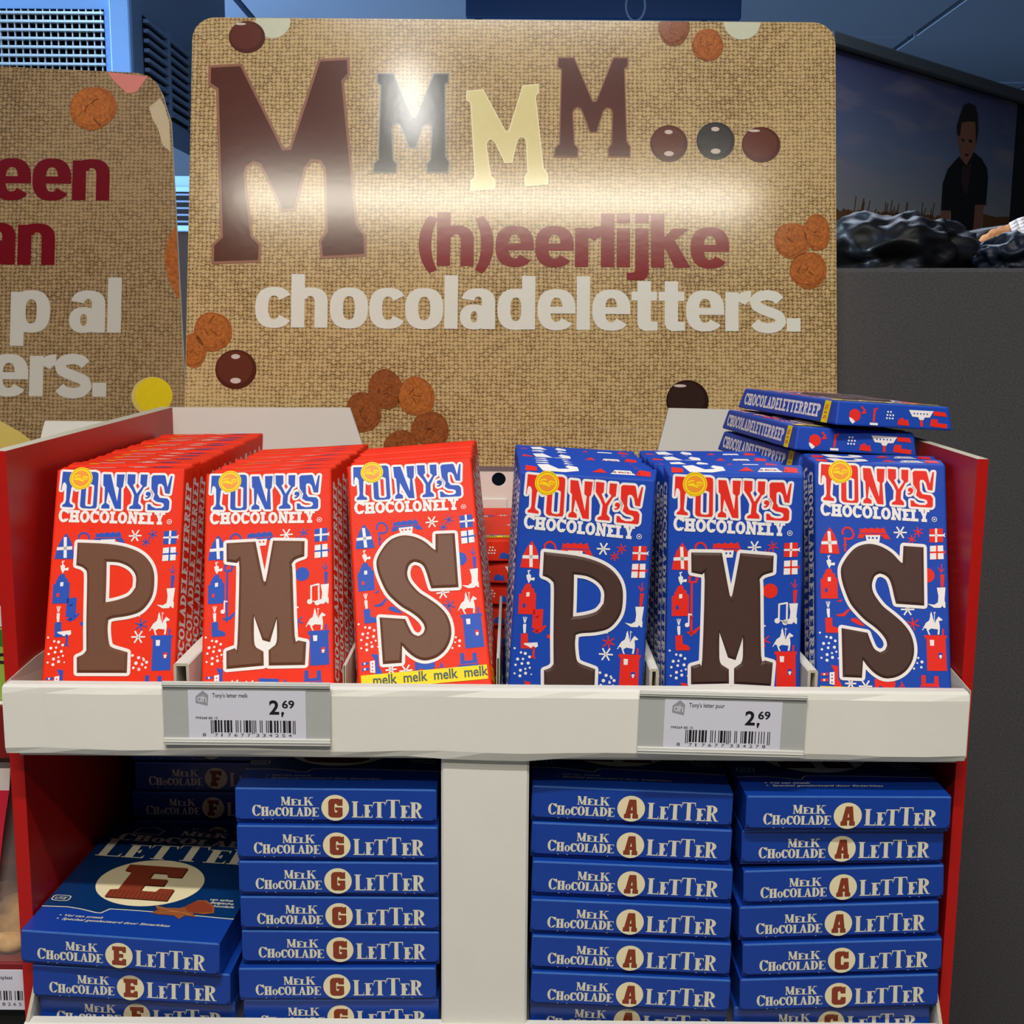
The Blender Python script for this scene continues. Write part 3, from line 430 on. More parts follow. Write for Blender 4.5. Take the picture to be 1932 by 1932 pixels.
o = ob('plastic_bag', blob('plastic_bag', (.066, .055, .040), 2, .62, BAG, 1.1), None, Matrix.Translation((.418, .585, 1.5085))); tag(o, 'crumpled black plastic bag lying on the felt partition', 'plastic bag')
o = ob('plastic_bag', blob('plastic_bag', (.034, .030, .022), 5, .65, BAG2, 1.2), None, Matrix.Translation((.503, .528, 1.5085))); tag(o, 'smaller navy plastic bag in front of the paper bag', 'plastic bag')
o = ob('plastic_bag', blob('plastic_bag', (.09, .07, .045), 9, .35, BAG, .9), None, Matrix.Translation((.64, .84, 1.5085))); tag(o, 'black plastic bag behind the brown paper bag at the right edge', 'plastic bag')
o = ob('paper_bag', blob('paper_bag', (.055, .035, .032), 7, .45, mat('brown_paper', (186, 122, 62), .7, .3, .12, 30), 1.3), None, Matrix.Translation((.552, .612, 1.5085))); tag(o, 'crumpled brown paper bag on the felt partition', 'paper bag')
b = MB(); n = 8
for i in range(n):
    for j in range(n):
        q = [(.0 + (i + a) / n * .10, (j + c) / n * .07) for a, c in ((0, 0), (1, 0), (1, 1), (0, 1))]
        b.face([(x, y, .05 * (y / .07) + .012 * math.sin(x * 50) + .003) for x, y in q], mat('white_paper', (206, 196, 194), .7, .3, .04, 20))
me = b.mesh('paper_sheet', 0, 1, True); o = ob('paper_sheet', me, None, Matrix.Translation((.524, .552, 1.530)) @ Matrix.Rotation(R(-8), 4, 'Z') @ Matrix.Scale(.62, 4)); md = o.modifiers.new('thickness', 'SOLIDIFY'); md.thickness = .0006; tag(o, 'white paper sheet leaning on the brown paper bag', 'paper')

# ---------------------------------------------------------------- the display stand
ST = thing('display_stand', 'red and white cardboard display stand holding bars and boxes', 'display stand', Matrix.Translation((-.0145, 0, 0)))
ST_I = ST.matrix_world.inverted()
def sp(name, b, bevel=0, seg=1, parent=None): 
    o = ob(name, b.mesh(name, bevel, seg), parent or ST)
    if parent is None: o.matrix_parent_inverse = Matrix.Translation((.0145, 0, 0))
    return o
def panel(s):
    xo, xi0, xi1 = (-.3235, -.3145, -.3115) if s < 0 else (.2955, .2885, .2900)
    b = MB(); y0, y1, zt0, zt1 = .024, .3825, 1.3705, 1.3735
    c = [(xo, y0), (xi0, y0), (xi1, y1), (xo, y1)]
    lo = [(x, y, .04) for x, y in c]; hi = [(x, y, zt0 + (zt1 - zt0) * (y - y0) / (y1 - y0)) for x, y in c]
    for a in range(4): d = (a + 1) % 4; b.face([lo[a], lo[d], hi[d], hi[a]], RED)
    b.face(lo, RED); b.face(hi, CUT); return sp('side_panel', b)
panel(-1); panel(1)
# back panel: white wings left and right of the header, lower middle with a round hole
b = MB(); fn = lambda x, y, d: (x, d, y)
hole = disc(-.0125, 1.3095, .0065, 20)[0]
b.prism([(-.3115, 1.0), (.2895, 1.0), (.2895, 1.3745), (.1425, 1.3765), (.133, 1.335), (.122, 1.3165), (-.128, 1.3165), (-.137, 1.338), (-.149, 1.3745), (-.3115, 1.3735)], fn, .377, .381, WHITE, CUT, [hole]); sp('back_panel', b)
b = MB(); b.box(-.034, -.0045, .3745, .377, 1.20, 1.292, WHITE); sp('back_tab', b, .0008)
b = MB(); b.box(-.3115, .2895, .383, .3995, .04, 1.30, RED); sp('rear_wall', b)
b = MB(); b.box(-.3235, .2955, .024, .3995, 0, .04, PLINTH); sp('plinth', b)
b = MB(); b.box(-.0435, .0122, .0065, .372, .982, 1.1815, WHITE); sp('center_column', b, .0015)
# upper tray
def lip(parent, zb, zt, tabz):
    b = MB(); xs = -.3155, .2848
    prof = [(0.002, zb), (0.0, zb + .004), (0.0, zt - .005), (.0012, zt - .0012), (.0042, zt), (.0115, zt), (.013, zt - .002), (.013, zb)]
    n = 24; pts = []
    for i in range(n + 1):
        x = xs[0] + (xs[1] - xs[0]) * i / n; w = .0006 * math.sin(i * 1.9) + .0005 * math.sin(i * .7 + 1)
        pts.append([(x, y + (w if k in (1, 2) else 0), z + (.0006 * math.sin(i * 1.3 + .5) if k < 2 else 0) - (.0018 if tabz and k == 0 and 11 <= i <= 13 else 0)) for k, (y, z) in enumerate(prof)])
    for i in range(n):
        for k in range(len(prof)): q = (k + 1) % len(prof); b.face([pts[i][k], pts[i + 1][k], pts[i + 1][q], pts[i][q]], WHITE)
    b.face(pts[0], WHITE); b.face(pts[-1], WHITE); o = sp('front_lip', b, 0, 1, parent)
    bm = bmesh.new(); bm.from_mesh(o.data); bmesh.ops.remove_doubles(bm, verts=bm.verts, dist=1e-6); bmesh.ops.recalc_face_normals(bm, faces=bm.faces); bm.to_mesh(o.data); bm.free(); return o
def sub(name, b, parent, bevel=0): return sp(name, b, bevel, 1, parent)
b = MB(); b.box(-.312, .284, .013, .374, 1.1775, 1.1822, WHITE); tray = sp('upper_tray', b)
lip(tray, 1.1825, 1.2270, True)
for s in (-1, 1):
    b = MB(); xa, xb, xc = (-.3152, -.3125, -.3105) if s < 0 else (.2866, .2892, .2896)
    b.prism([(0.004, 1.184), (.09, 1.184), (.36, 1.184), (.36, 1.232), (.05, 1.232), (.004, 1.2275)], lambda y, z, d, xa=xa, xb=xb, xc=xc: (xa + (xb - xa) * min(1, y / .09) + (xc - xb) * max(0, (y - .09) / .27) + d, y, z), 0, .0006 * -s, WHITE, CUT); sub('side_flap', b, tray)
# lower tray
b = MB(); b.box(-.312, .284, .013, .374, .972, .9800, WHITE); tray2 = sp('lower_tray', b)
lip(tray2, .952, .9980, False)
for s in (-1, 1):
    b = MB(); xa, xb = (-.3152, -.3105) if s < 0 else (.2845, .2835)
    b.prism([(0.004, .975), (.30, .975), (.30, 1.03), (.02, 1.020), (.004, .9975)], lambda y, z, d, xa=xa, xb=xb: (xa + (xb - xa) * min(1, y / .08) + d, y, z), 0, .0022 * -s, WHITE, CUT); sub('side_flap', b, tray2)
b = MB(); b.box(-.3115, .2895, .03, .382, .04, .972, RED); sp('lower_body', b)

# ---------------------------------------------------------------- header board
MB_ = Matrix.Translation((0, .385, 1.317)) @ Matrix.Rotation(R(-11.5), 4, 'X')
HB = thing('header_board', 'burlap printed header board with large and small letters M on the stand', 'sign board', MB_)
def rr(x0, y0, x1, y1, r, n=6, bottom=False):
    P = []
    for cx, cy, a, rad in ((x1 - r, y1 - r, 0, r), (x0 + r, y1 - r, 90, r)):
        P += [(cx + rad * math.cos(R(a + 90 * i / n)), cy + rad * math.sin(R(a + 90 * i / n))) for i in range(n + 1)]
    if bottom:
        for cx, cy, a in ((x0 + r, y0 + r, 180), (x1 - r, y0 + r, 270)): P += [(cx + r * math.cos(R(a + 90 * i / n)), cy + r * math.sin(R(a + 90 * i / n))) for i in range(n + 1)]
    else: P += [(x0, y0), (x1, y0)]
    return P
b = MB(); b.prism(rr(-.3055, -.0005, .3018, .4268, .021), lambda x, y, d: (x, d, y), 0, .004, BURLAP, mat('board_edge', (120, 92, 70), .7, .3, .1, 200)); ob('board_panel', b.mesh('board_panel'), HB)
b = MB(); b.box(-.128, .125, -.0004, .0, -.0015, .0035, mat('purple_grey_edge', (104, 84, 90), .5, .4, .06, 80)); ob('bottom_edge_strip', b.mesh('bottom_edge_strip'), HB)
b = MB(); b.box(-.125, .13, -.0003, -.0001, .0395, .0400, mat('fold_line', (196, 176, 140), .6, .3, .3, 600)); ob('fold_line', b.mesh('fold_line'), HB)
HL = lambda k: (lambda x, y: (x / 1000, -.0002 - .00012 * k, y / 1000))
MT = [(1127, 300), (1218, 300), (1318, 525), (1332, 525), (1425, 300), (1510, 300), (1508, 345), (1490, 362), (1498, 730), (1517, 762), (1514, 816), (1395, 816), (1393, 770), (1412, 745), (1418, 585), (1408, 568), (1390, 565), (1374, 582), (1340, 690), (1300, 690), (1262, 592), (1250, 568), (1236, 562), (1220, 572), (1214, 590), (1225, 748), (1246, 770), (1241, 818), (1114, 816), (1117, 765), (1140, 745), (1145, 365), (1124, 350)]
def quadmap(tl, tr, bl, br):
    def f(x, y):
        u = (x - 1115) / 400; v = (818 - y) / 518
        return tuple((bl[k] * (1 - u) + br[k] * u) * (1 - v) + (tl[k] * (1 - u) + tr[k] * u) * v for k in (0, 1))
    return f
for q, fill, edge, ew, nm in (((( -293.9, 380.3), (-155, 389.6), (-283, 190.4), (-137.5, 199)), P_BROWN, P_BROWN2, 3.2, 'large milk chocolate letter M print'), (((-132.8, 374.5), (-61.4, 375.1), (-133.5, 278.7), (-61.4, 279.3)), P_DARK, P_DARK2, 1.6, 'dark letter M print'), (((-48.7, 357.9), (22.7, 365.6), (-41.3, 262.3), (31.8, 269)), P_CREAM, P_CREAM2, 1.4, 'cream white letter M print'), (((37.5, 391.2), (107.5, 391.8), (36.6, 294.8), (108.9, 295.4)), P_BROWN, P_BROWN2, 1.4, 'brown letter M print')):
    f = quadmap(*q); o = [f(*p) for p in MT]; _, ins = inset(o, ew * .8)
    b = MB(); b.flat([(o, [])], HL(1), edge); b.flat([(ins, [])], HL(2), fill); tag(ob('printed_letter', b.mesh('printed_letter'), HB), nm)
b = MB(); b.flat(sans_line('chocoladeletters.', -241.5, 132, 50.5, fit=510.5), HL(2), P_WHITE); tag(ob('white_headline', b.mesh('white_headline'), HB), 'white printed word chocoladeletters.')
b = MB(); b.flat(sans_line('(h)eerlijke', -89.5, 191.5, 51, fit=292), HL(1), P_RED); tag(ob('maroon_headline', b.mesh('maroon_headline'), HB), 'maroon printed word (h)eerlijke')
def wob(x, y, r, seed, n=26, ry=None, clip=None):
    random.seed(seed); ph = [random.uniform(0, 6.28) for _ in range(3)]
    P = []
    for i in range(n):
        a = 2 * math.pi * i / n; k = 1 + .03 * math.sin(2 * a + ph[0]) + .02 * math.sin(3 * a + ph[1]) + .012 * math.sin(5 * a + ph[2])
        px, py = x + r * k * math.cos(a), y + (ry or r) * k * math.sin(a)
        if clip: px = min(max(px, clip[0]), clip[1]); py = min(py, clip[2])
        P.append((px, py))
    return (P, [])
CLIP = (-305, 301.3, 426.4)
def cookie(parent, L, x, y, r, seed, m, ry=None, clip=CLIP):
    b = MB(); b.flat([wob(x, y, r, seed, 26, ry, clip)], L(1 + seed % 2), m); random.seed(seed * 7)
    a = random.uniform(0, 3.1)
    b.flat([wob(x - r * .07, y + r * .06, r * .86, seed + 50, 22, (ry or r) * .86, clip)], L(4), P_NUTL if m is P_NUT else P_NUTM)
    for k in range(3):
        a += random.uniform(.5, 1.1); q = random.uniform(.1, .5) * r; px, py = x + q * math.cos(a * 2), y + q * math.sin(a * 2); p = [(px, py)]
        for i in range(3): px += r * .14 * math.cos(a + random.uniform(-.7, .7)); py += r * .14 * math.sin(a + random.uniform(-.7, .7)); p.append((px, py))
        if clip: p = [(min(max(u, clip[0] + .5), clip[1] - .5), min(v, clip[2] - .5)) for u, v in p]
        b.flat(stroke(p, r * .035), L(5), P_NUT2)
    ob('printed_cookie', b.mesh('printed_cookie'), parent)
def ball(parent, L, x, y, r, m, glint, name='printed_chocolate_ball', ry=None, clip=CLIP):
    b = MB(); o, h = disc(x, y, r, 30, ry); o = [(min(max(u, clip[0]), clip[1]), min(v, clip[2])) for u, v in o]
    b.flat([(o, h)], L(0 if name.endswith('candy') else 1), m)
    if not name.endswith('candy'): o2, h2 = disc(x - r * .05, y + r * .06, r * .86, 26, (ry or r) * .84); b.flat([([(min(max(u, clip[0]), clip[1]), min(v, clip[2])) for u, v in o2], [])], L(2), {P_BALL: P_BALLL, P_DARK: P_DARKL, P_BALLD: P_BALLDL}[m])
    for gx, gy, gw, gh in glint: b.flat([disc(x + gx * r, y + gy * r, gw * r, 12, gh * r)], L(3), P_SHINE)
    ob(name, b.mesh(name), parent)
G2 = ((-.02, .62, .22, .12), (.0, -.55, .26, .14)); G1 = ((-.35, .72, .3, .07),)
ball(HB, HL, 144.7, 309.3, 17.6, P_BALL, G2); ball(HB, HL, 188.6, 312.2, 18, P_DARK, G2); ball(HB, HL, 231.4, 309, 18.2, P_BALL, G1, ry=17)
ball(HB, HL, -229.6, 423.6, 16.5, P_MINT, (), 'printed_white_candy'); ball(HB, HL, -253.9, 408.1, 17.2, P_BALL, G1, ry=15.5)
ball(HB, HL, 213.5, 427, 17.5, P_MINT, (), 'printed_white_candy'); ball(HB, HL, -258.5, 92.3, 19.3, P_BALL, G2, ry=18.5); ball(HB, HL, 162.5, 66, 19.8, P_BALLD, G1)
for i, (x, y, r, m, ry) in enumerate(((149.4, 420, 15, P_NUTD, 17), (181, 404, 14.5, P_NUT, 16), (260.6, 218, 17, P_NUT, 17.5), (283.5, 226, 13, P_NUT, 17), (275.5, 190, 18, P_NUT, 17), (-280.5, 127.5, 17.5, P_NUT, 19), (-298, 110, 12, P_NUT, 17), (-118.5, 74.6, 16.5, P_NUTD, 19), (-139.4, 53.1, 17, P_NUTD, 18.5), (-90.2, 68.3, 17.5, P_NUT, 18.5), (-76.6, 37.7, 17.5, P_NUTD, 17), (-103.1, 22, 16, P_NUTD, 15))): cookie(HB, HL, x, y, r, i + 2, m, ry)

# ---------------------------------------------------------------- neighbouring board and stand at the left
MN = Matrix.Translation((0, .402, 1.317)) @ Matrix.Rotation(R(-11.5), 4, 'X')
NB = thing('header_board', 'worn, shade-toned burlap header board with torn corner at the left edge', 'sign board', MN)
tear = [(-.336, .347), (-.331, .335)]
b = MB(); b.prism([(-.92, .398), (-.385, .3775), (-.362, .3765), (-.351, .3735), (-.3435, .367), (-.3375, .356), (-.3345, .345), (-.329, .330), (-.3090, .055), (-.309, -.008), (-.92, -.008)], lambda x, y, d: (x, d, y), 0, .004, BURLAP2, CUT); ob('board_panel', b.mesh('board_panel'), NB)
N_W = gm('print_white_shaded', (186, 182, 172), .03); N_R = gm('print_maroon_shaded', (104, 16, 24), .05)  # darker ink copies with the left board's shade in their colour
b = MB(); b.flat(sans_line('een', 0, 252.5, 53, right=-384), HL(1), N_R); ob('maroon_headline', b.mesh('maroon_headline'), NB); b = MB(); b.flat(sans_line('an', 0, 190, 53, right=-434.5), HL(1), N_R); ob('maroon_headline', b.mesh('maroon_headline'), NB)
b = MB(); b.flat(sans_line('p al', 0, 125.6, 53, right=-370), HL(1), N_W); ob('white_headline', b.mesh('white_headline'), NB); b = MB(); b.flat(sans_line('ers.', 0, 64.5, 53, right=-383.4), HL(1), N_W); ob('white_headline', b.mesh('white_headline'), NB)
cookie(NB, HL, -403.5, 341.6, 22.5, 31, P_NUT, 21, None)
b = MB(); b.flat([([(-323, 228), (-329.5, 215), (-332.5, 198), (-329, 180), (-322, 165), (-318.2, 158), (-317.2, 160), (-321.6, 226)], [])], HL(1), P_NUT); ob('printed_cookie', b.mesh('printed_cookie'), NB)
b = MB(); b.flat([([(-391, 377), (-352, 373), (-362, 358), (-371, 356), (-384, 368)], [])], HL(1), P_PINK); ob('printed_pink_candy', b.mesh('printed_pink_candy'), NB)
b = MB(); b.flat([([(-350, 343), (-339.5, 352), (-335.5, 345), (-330.5, 329), (-328.6, 300), (-336, 306), (-341, 322), (-347, 333)], [])], HL(2), mat('torn_paper', (190, 172, 142), .8, .2, .1, 80)); ob('torn_patch', b.mesh('torn_patch'), NB)
b = MB(); b.flat([disc(-341.2, 65.5, 19.5, 30, 18.5)], HL(1), P_YEL2); b.flat([disc(-339.4, 66.2, 17.4, 30, 16.8)], HL(2), P_YEL); ob('printed_yellow_candy', b.mesh('printed_yellow_candy'), NB)
b = MB(); b.flat([([(-520, 50), (-486, 42), (-464, 30), (-446, 16), (-455, 6), (-490, 4), (-520, 8)], [])], HL(1), P_YEL2); ob('printed_yellow_candy', b.mesh('printed_yellow_candy'), NB)
NS = thing('display_stand', 'neighbouring display stand cut off by the left edge', 'display stand', Matrix.Translation((-.64, 0, 0)))
def sp2(name, b, bevel=0):
    o = ob(name, b.mesh(name, bevel), NS); o.matrix_parent_inverse = Matrix.Translation((.64, 0, 0)); return o
b = MB(); b.prism([(-.94, 1.0), (-.3275, 1.0), (-.3275, 1.359), (-.434, 1.359), (-.443, 1.33), (-.94, 1.33)], fn, .390, .394, WHITE, CUT); sp2('back_panel', b)
b = MB(); b.box(-.94, -.3275, .045, .39, 1.19, 1.20, WHITE); b.box(-.94, -.3275, .04, .045, 1.165, 1.20, mat('maroon_card', (120, 24, 26), .5, .3, .05, 30)); sp2('shelf', b)
b = MB(); b.box(-.94, -.3275, .04, .39, .985, 1.019, MATS['maroon_card']); sp2('lower_shelf', b, .001)
b = MB(); b.box(-.94, -.3275, .05, .39, 0, .985, PLINTH); sp2('base', b)
# ---------------------------------------------------------------- chocolate bars
BW, BH, BT = .0850, .1650, .0162
SX, SZ, SB = .0023, .0068, .004       # how far the back overhangs the front: at the sides, the top and the foot
WR = mat('red_wrapper', (236, 46, 12), .55, .2, .04, 40, .12, 90); WB = mat('blue_wrapper', (24, 70, 176), .55, .25, .04, 40, .12, 90)
IR = mat('red_ink', (232, 42, 30), .55, .25, .03, 60); IB = mat('blue_ink', (34, 80, 184), .55, .25, .03, 60); IW = mat('white_ink', (240, 234, 232), .55, .25, .02, 60)
IY = mat('yellow_ink', (250, 218, 8), .55, .25, .03, 60); IO = mat('orange_ink', (244, 150, 40), .5, .4, .05, 80); IK = mat('black_ink', (28, 26, 34), .5, .4, .05, 60)
CM = mat('milk_chocolate_ink', (110, 72, 54), .5, .2, .06, 120, .02, 300); CD = mat('dark_chocolate_ink', (76, 54, 48), .5, .2, .06, 120, .02, 300)
U = 1e-4
def FL(k): return lambda x, y: (x * U, -.00012 - .00006 * k, y * U)
def bar_meshes(kind, letter):
    base, ink, choc = (WR, IB, CM) if kind == 'red' else (WB, IR, CD)
    ms = {}
    b = MB(); c = [(-1, 0, 0), (1, 0, 0), (1, 0, 1), (-1, 0, 1), (-1, 1, 0), (1, 1, 0), (1, 1, 1), (-1, 1, 1)]   # the front is smaller than the back: sloping ends and sides
    c = [(s * (BW / 2 + SX * d), BT * d, BH + SZ * d if t else -SB * d) for s, d, t in c]
    for f in ((0, 1, 2, 3), (5, 4, 7, 6), (0, 4, 5, 1), (3, 2, 6, 7), (1, 5, 6, 2), (4, 0, 3, 7)): b.face([c[i] for i in f], base)
    ms['wrapper'] = b.mesh('wrapper', .0013, 2)
    # front picture
    b = MB()
    for p in D['A']: b.flat([(p, [])], FL(1), ink)
    for x, y, r in D['dA']: b.flat([disc(x - (0 if letter == 'S' else 62), y, r, 24)], FL(1), ink)
    for p, w in D['sA']: b.flat(stroke(p, w), FL(1), ink)
    for p in D['W']: b.flat([(p, [])], FL(2), IW)
    for p, w in D['sW']: b.flat(stroke(p, w), FL(2), IW)
    for x, y, r in D['dW']: b.flat([disc(x, y, r, 10)], FL(2), IW)
    for p in D['B']: b.flat([(p, [])], FL(3), base)
    for p, w in D['sB']: b.flat(stroke(p, w), FL(3), base)
    for x, y, r in D['dB']: b.flat([disc(x, y, r, 8)], FL(3), base)
    for p in D['A2']: b.flat([(p, [])], FL(3), ink)
    for p in D['W2']: b.flat([(p, [])], FL(4), IW)
    if letter != 'S':
        b.flat([([(-300, 780), (-235, 785), (-235, 660), (-255, 655), (-262, 625), (-275, 625), (-280, 655), (-300, 660)], [])] if letter == 'P' else stroke([(-285, 960), (-285, 1000), (-255, 1015), (-235, 990), (-245, 965), (-270, 965), (-268, 620)], 14), FL(1), ink)
        if letter == 'P':
            b.flat([([(-345, 560), (-260, 570), (-255, 545), (-270, 535), (-285, 545), (-300, 530), (-315, 540), (-345, 552)], [])], FL(2), IW); b.flat(stroke([(-280, 530), (-282, 470)], 14) + stroke([(-282, 490), (-295, 465)], 7) + stroke([(-282, 490), (-268, 462)], 7), FL(1), ink)
            for a in (0, 58, 122): b.flat(stroke([(180 - 45 * math.cos(R(a)), 520 - 45 * math.sin(R(a))), (180 + 45 * math.cos(R(a)), 520 + 45 * math.sin(R(a)))], 10), FL(2), IW)
            for x, y, r in ((150, 400, 9), (190, 385, 11), (175, 350, 12), (215, 340, 9), (160, 320, 9), (195, 310, 11), (225, 370, 8)): b.flat([disc(x, y, r, 8)], FL(2), IW)
        else:
            b.flat(stroke([(285, 730), (285, 830), (335, 840), (335, 720)], 11) + [disc(275, 725, 18, 10), disc(325, 715, 18, 10)] + stroke([(-285, 690), (-285, 760), (-265, 755)], 9) + [disc(-295, 690, 15, 10)], FL(2), IW)
    ms['front_picture'] = b.mesh('front_picture')
    # brand lettering
    b = MB()
    for lp in D['tony']:
        for l in lp: b.flat(stroke(l, 31, True), FL(2), IW)
    for lp in D['tony']: b.flat([(lp[0], lp[1:])], FL(3), ink)
    (x0, y0), (x1, y1) = D['choc_line'][0], D['choc_line'][1]
    spec = [('C', 92, 80), ('H', 84, 84), ('O', 82, 78), ('C', 84, 72), ('O', 84, 80), ('L', 82, 62), ('O', 80, 74), ('N', 84, 84), ('E', 80, 62), ('L', 80, 60), ('Y', 86, 84)]
    wd = word(spec, 0, 0, 24, 19, 9, 2, fit=x1 - x0 - 45); k = (y1 - y0) / (x1 - x0)
    b.flat([([(x + x0, y + y0 + x * k) for x, y in o], [[(x + x0, y + y0 + x * k) for x, y in h] for h in hs]) for o, hs in wd], FL(3), IW)
    b.flat([ring(x1 - 15, y1 + 22, 17, 17, 4, 4, 2, 14), disc(x1 - 15, y1 + 22, 6, 8)], FL(3), IW); ms['brand_lettering'] = b.mesh('brand_lettering')
    cx, cy = D['seal'][0]; b = MB(); b.flat([disc(cx, cy, 77, 32)], FL(5), IY); b.flat([ring(cx, cy, 70, 70, 4, 4, 2, 32)], FL(6), mat('ochre_ink', (206, 140, 20), .5, .4, .3, 3000)); b.flat([disc(cx, cy, 54, 28)], FL(6), IO)
    b.flat(stroke([(cx - 46, cy + 10), (cx - 25, cy + 22), (cx - 5, cy + 20)], 10) + stroke([(cx - 48, cy - 4), (cx - 10, cy - 8), (cx + 20, cy - 20)], 12) + stroke([(cx + 10, cy + 8), (cx + 30, cy + 12), (cx + 48, cy + 2)], 11) + stroke([(cx - 30, cy + 6), (cx, cy - 2)], 8) + stroke([(cx + 8, cy - 2), (cx + 40, cy - 8)], 8), FL(7), IY)
    ms['round_seal'] = b.mesh('round_seal')
    # chocolate letter: raised with a bevelled rim, white outline below
    L = [smooth(l) for l in D[letter]]; b = MB()
    for l in L: b.flat(stroke(l, 42, True), FL(5), IW)
    if letter == 'M': b.flat([([(-86, 640), (60, 600), (62, 470), (20, 400), (-20, 400), (-88, 470)], []), ], FL(4), IW)
    loops = []
    for i, l in enumerate(L):
        o, ins = inset(l, 17 if i == 0 else -17); loops.append(ins)
        n = len(o)
        for a in range(n):
            c = (a + 1) % n; b.face([(o[a][0] * U, -.0005, o[a][1] * U), (o[c][0] * U, -.0005, o[c][1] * U), (ins[c][0] * U, -.0017, ins[c][1] * U), (ins[a][0] * U, -.0017, ins[a][1] * U)], choc)
    b.flat([(loops[0], loops[1:])], lambda x, y: (x * U, -.0017, y * U), choc); ms['letter_emblem'] = b.mesh('letter_emblem')
    # sides: title running along the spine on both sides, stripe of the flavour
    b = MB(); h = 92
    sd = [(c, h if c not in 'OC' else h * 1.02, w) for c, w in zip('CHOCOLADELETTERREEP', (72, 76, 72, 70, 74, 60, 74, 74, 62, 58, 62, 70, 70, 62, 72, 72, 62, 62, 66))]
    wd = word(sd, 0, 0, 22, 16, 8, 5, fit=1375)
    sx = lambda y: BW / 2 + SX * y / BT + .00015
    b.flat(wd, lambda x, y: (sx(.0128 - y * U), .0128 - y * U, .020 + x * U), IW); ms['side_lettering'] = b.mesh('side_lettering'); b = MB()
    b.flat(wd, lambda x, y: (-sx(.0128 - y * U), .0128 - y * U, BH - .005 - x * U), IW); ms['side_lettering#'] = b.mesh('side_lettering')
    # ends
    b = MB(); T = lambda k: (lambda x, y: (x * U, .0012 + y * U, BH + SZ * (.0012 + y * U) / BT + .00015 + .00005 * k)); Bt = lambda k: (lambda x, y: (x * U, .0008 + y * U, -SB * (.0008 + y * U) / BT - .0002 - .00005 * k))
    random.seed(len(kind) * 5 + ord(letter))
    if kind == 'red':
        b.flat(stroke([(-230, 75), (-150, 60), (-60, 70)], 12) + stroke([(20, 90), (120, 82)], 9), T(1), IW); b.flat([disc(-255, 30, 40, 12, 14)], T(1), IY); b.flat([([(190, 70), (260, 85), (330, 60), (300, 40), (210, 45)], [])], T(1), ink); b.flat([rect(60, 60, 170, 76)], T(1), IW)
    else:
        b.flat([([(-290, 20), (-150, 15), (-60, 45), (-70, 100), (-130, 120), (-150, 95), (-120, 70), (-190, 60), (-260, 120), (-330, 110)], [])], T(1), IW); b.flat([([(-425 + 20, 10), (-330, 12), (-330, 70), (-400, 90)], []), ([(20, 40), (80, 100), (120, 40)], []), ([(300, 30), (395, 20), (400, 90), (330, 110)], [])], T(1), ink); b.flat([([(140, 30), (300, 30), (270, 90), (170, 90)], [])], T(1), IW)
        for i in range(4): b.flat([rect(160 + i * 30, 50, 172 + i * 30, 62)], T(2), ink)
    b.flat(font('28 08 2016 15', 150, 105, 36, 0, fit=180), lambda x, y: T(3)(x, 235 - y - 60), IK)
    ms['top_end_print'] = b.mesh('top_end_print'); b = MB()
    Bp = lambda polys, k, m: b.flat(polys, lambda x, y: Bt(k)(x, 150 - y), m)
    Bp([disc(-300, 70, 42, 20), ([(20, 20), (110, 15), (100, 60), (80, 50), (60, 70), (30, 55)], []), ([(270, 20), (400, 10), (405, 40), (330, 45), (330, 70), (280, 70)], []), ([(300, 95), (405, 90), (390, 120), (300, 125)], []), rect(195, 15, 215, 60)] + stroke([(-250, 130), (-225, 105), (-245, 85), (-215, 90)], 12) + stroke([(-160, 30), (-150, 120)], 16) + stroke([(-150, 100), (-130, 128)], 10), 1, ink)
    Bp([([(110, 125), (300, 125), (270, 80), (230, 78), (220, 60), (190, 60), (180, 78), (135, 80)], [])] + [disc(-60 + 22 * (i % 3) + 5 * (i // 3), 60 + 22 * (i // 3), 7, 8) for i in range(8)] + [([(-340, 30), (-320, 10), (-300, 25), (-320, 45), (-345, 55)], []), rect(-190, 8, -130, 24)], 2, IW)
    for i in range(5): Bp([disc(150 + 25 * i, 102, 6, 8)], 3, base)
    ms['bottom_end_print'] = b.mesh('bottom_end_print')
    # flavour stripe low on the bar, wrapping round both sides
    b = MB(); b.flat([rect(-405, 88, 405, 182)], FL(6), IY)
    tx = 'melk  melk  melk  melk' if kind == 'red' else 'puur  puur  puur  puur'
    b.flat(font(tx, -330, 112, 92, .022, fit=740), FL(7), mat('dark_green_ink', (32, 70, 62), .5, .4, .03, 50))
    for s in (-1, 1):
        b.flat([rect(4, 88, 158, 182)], lambda x, y, s=s: (s * (sx(x * U) + .00005), x * U, y * U), IY)
        b.flat(font('32%' if kind == 'red' else '51%', 25, 118, 62, .01, fit=105), lambda x, y, s=s: (s * (sx((x if s > 0 else 158 - x) * U) + .00015), (x if s > 0 else 158 - x) * U, y * U), IR)
    ms['flavour_stripe'] = b.mesh('flavour_stripe')
    return ms
BARS = {}
def bar(kind, letter, M, label, group, parts=('wrapper', 'front_picture', 'brand_lettering', 'round_seal', 'letter_emblem', 'side_lettering', 'side_lettering#', 'top_end_print', 'bottom_end_print', 'flavour_stripe')):
    if (kind, letter) not in BARS: BARS[kind, letter] = bar_meshes(kind, letter)
    t = thing('chocolate_bar', label, 'chocolate bar', M, group)
    for p in parts: ob(p.strip('#'), BARS[kind, letter][p], t)
    return t
def bm4(x, y, z, psi, tau, rho): return Matrix.Translation((x, y, z)) @ Matrix.Rotation(R(psi), 4, 'Z') @ Matrix.Rotation(R(-tau), 4, 'X') @ Matrix.Rotation(R(rho), 4, 'Y')
REAR = ('wrapper', 'side_lettering', 'side_lettering#', 'top_end_print')
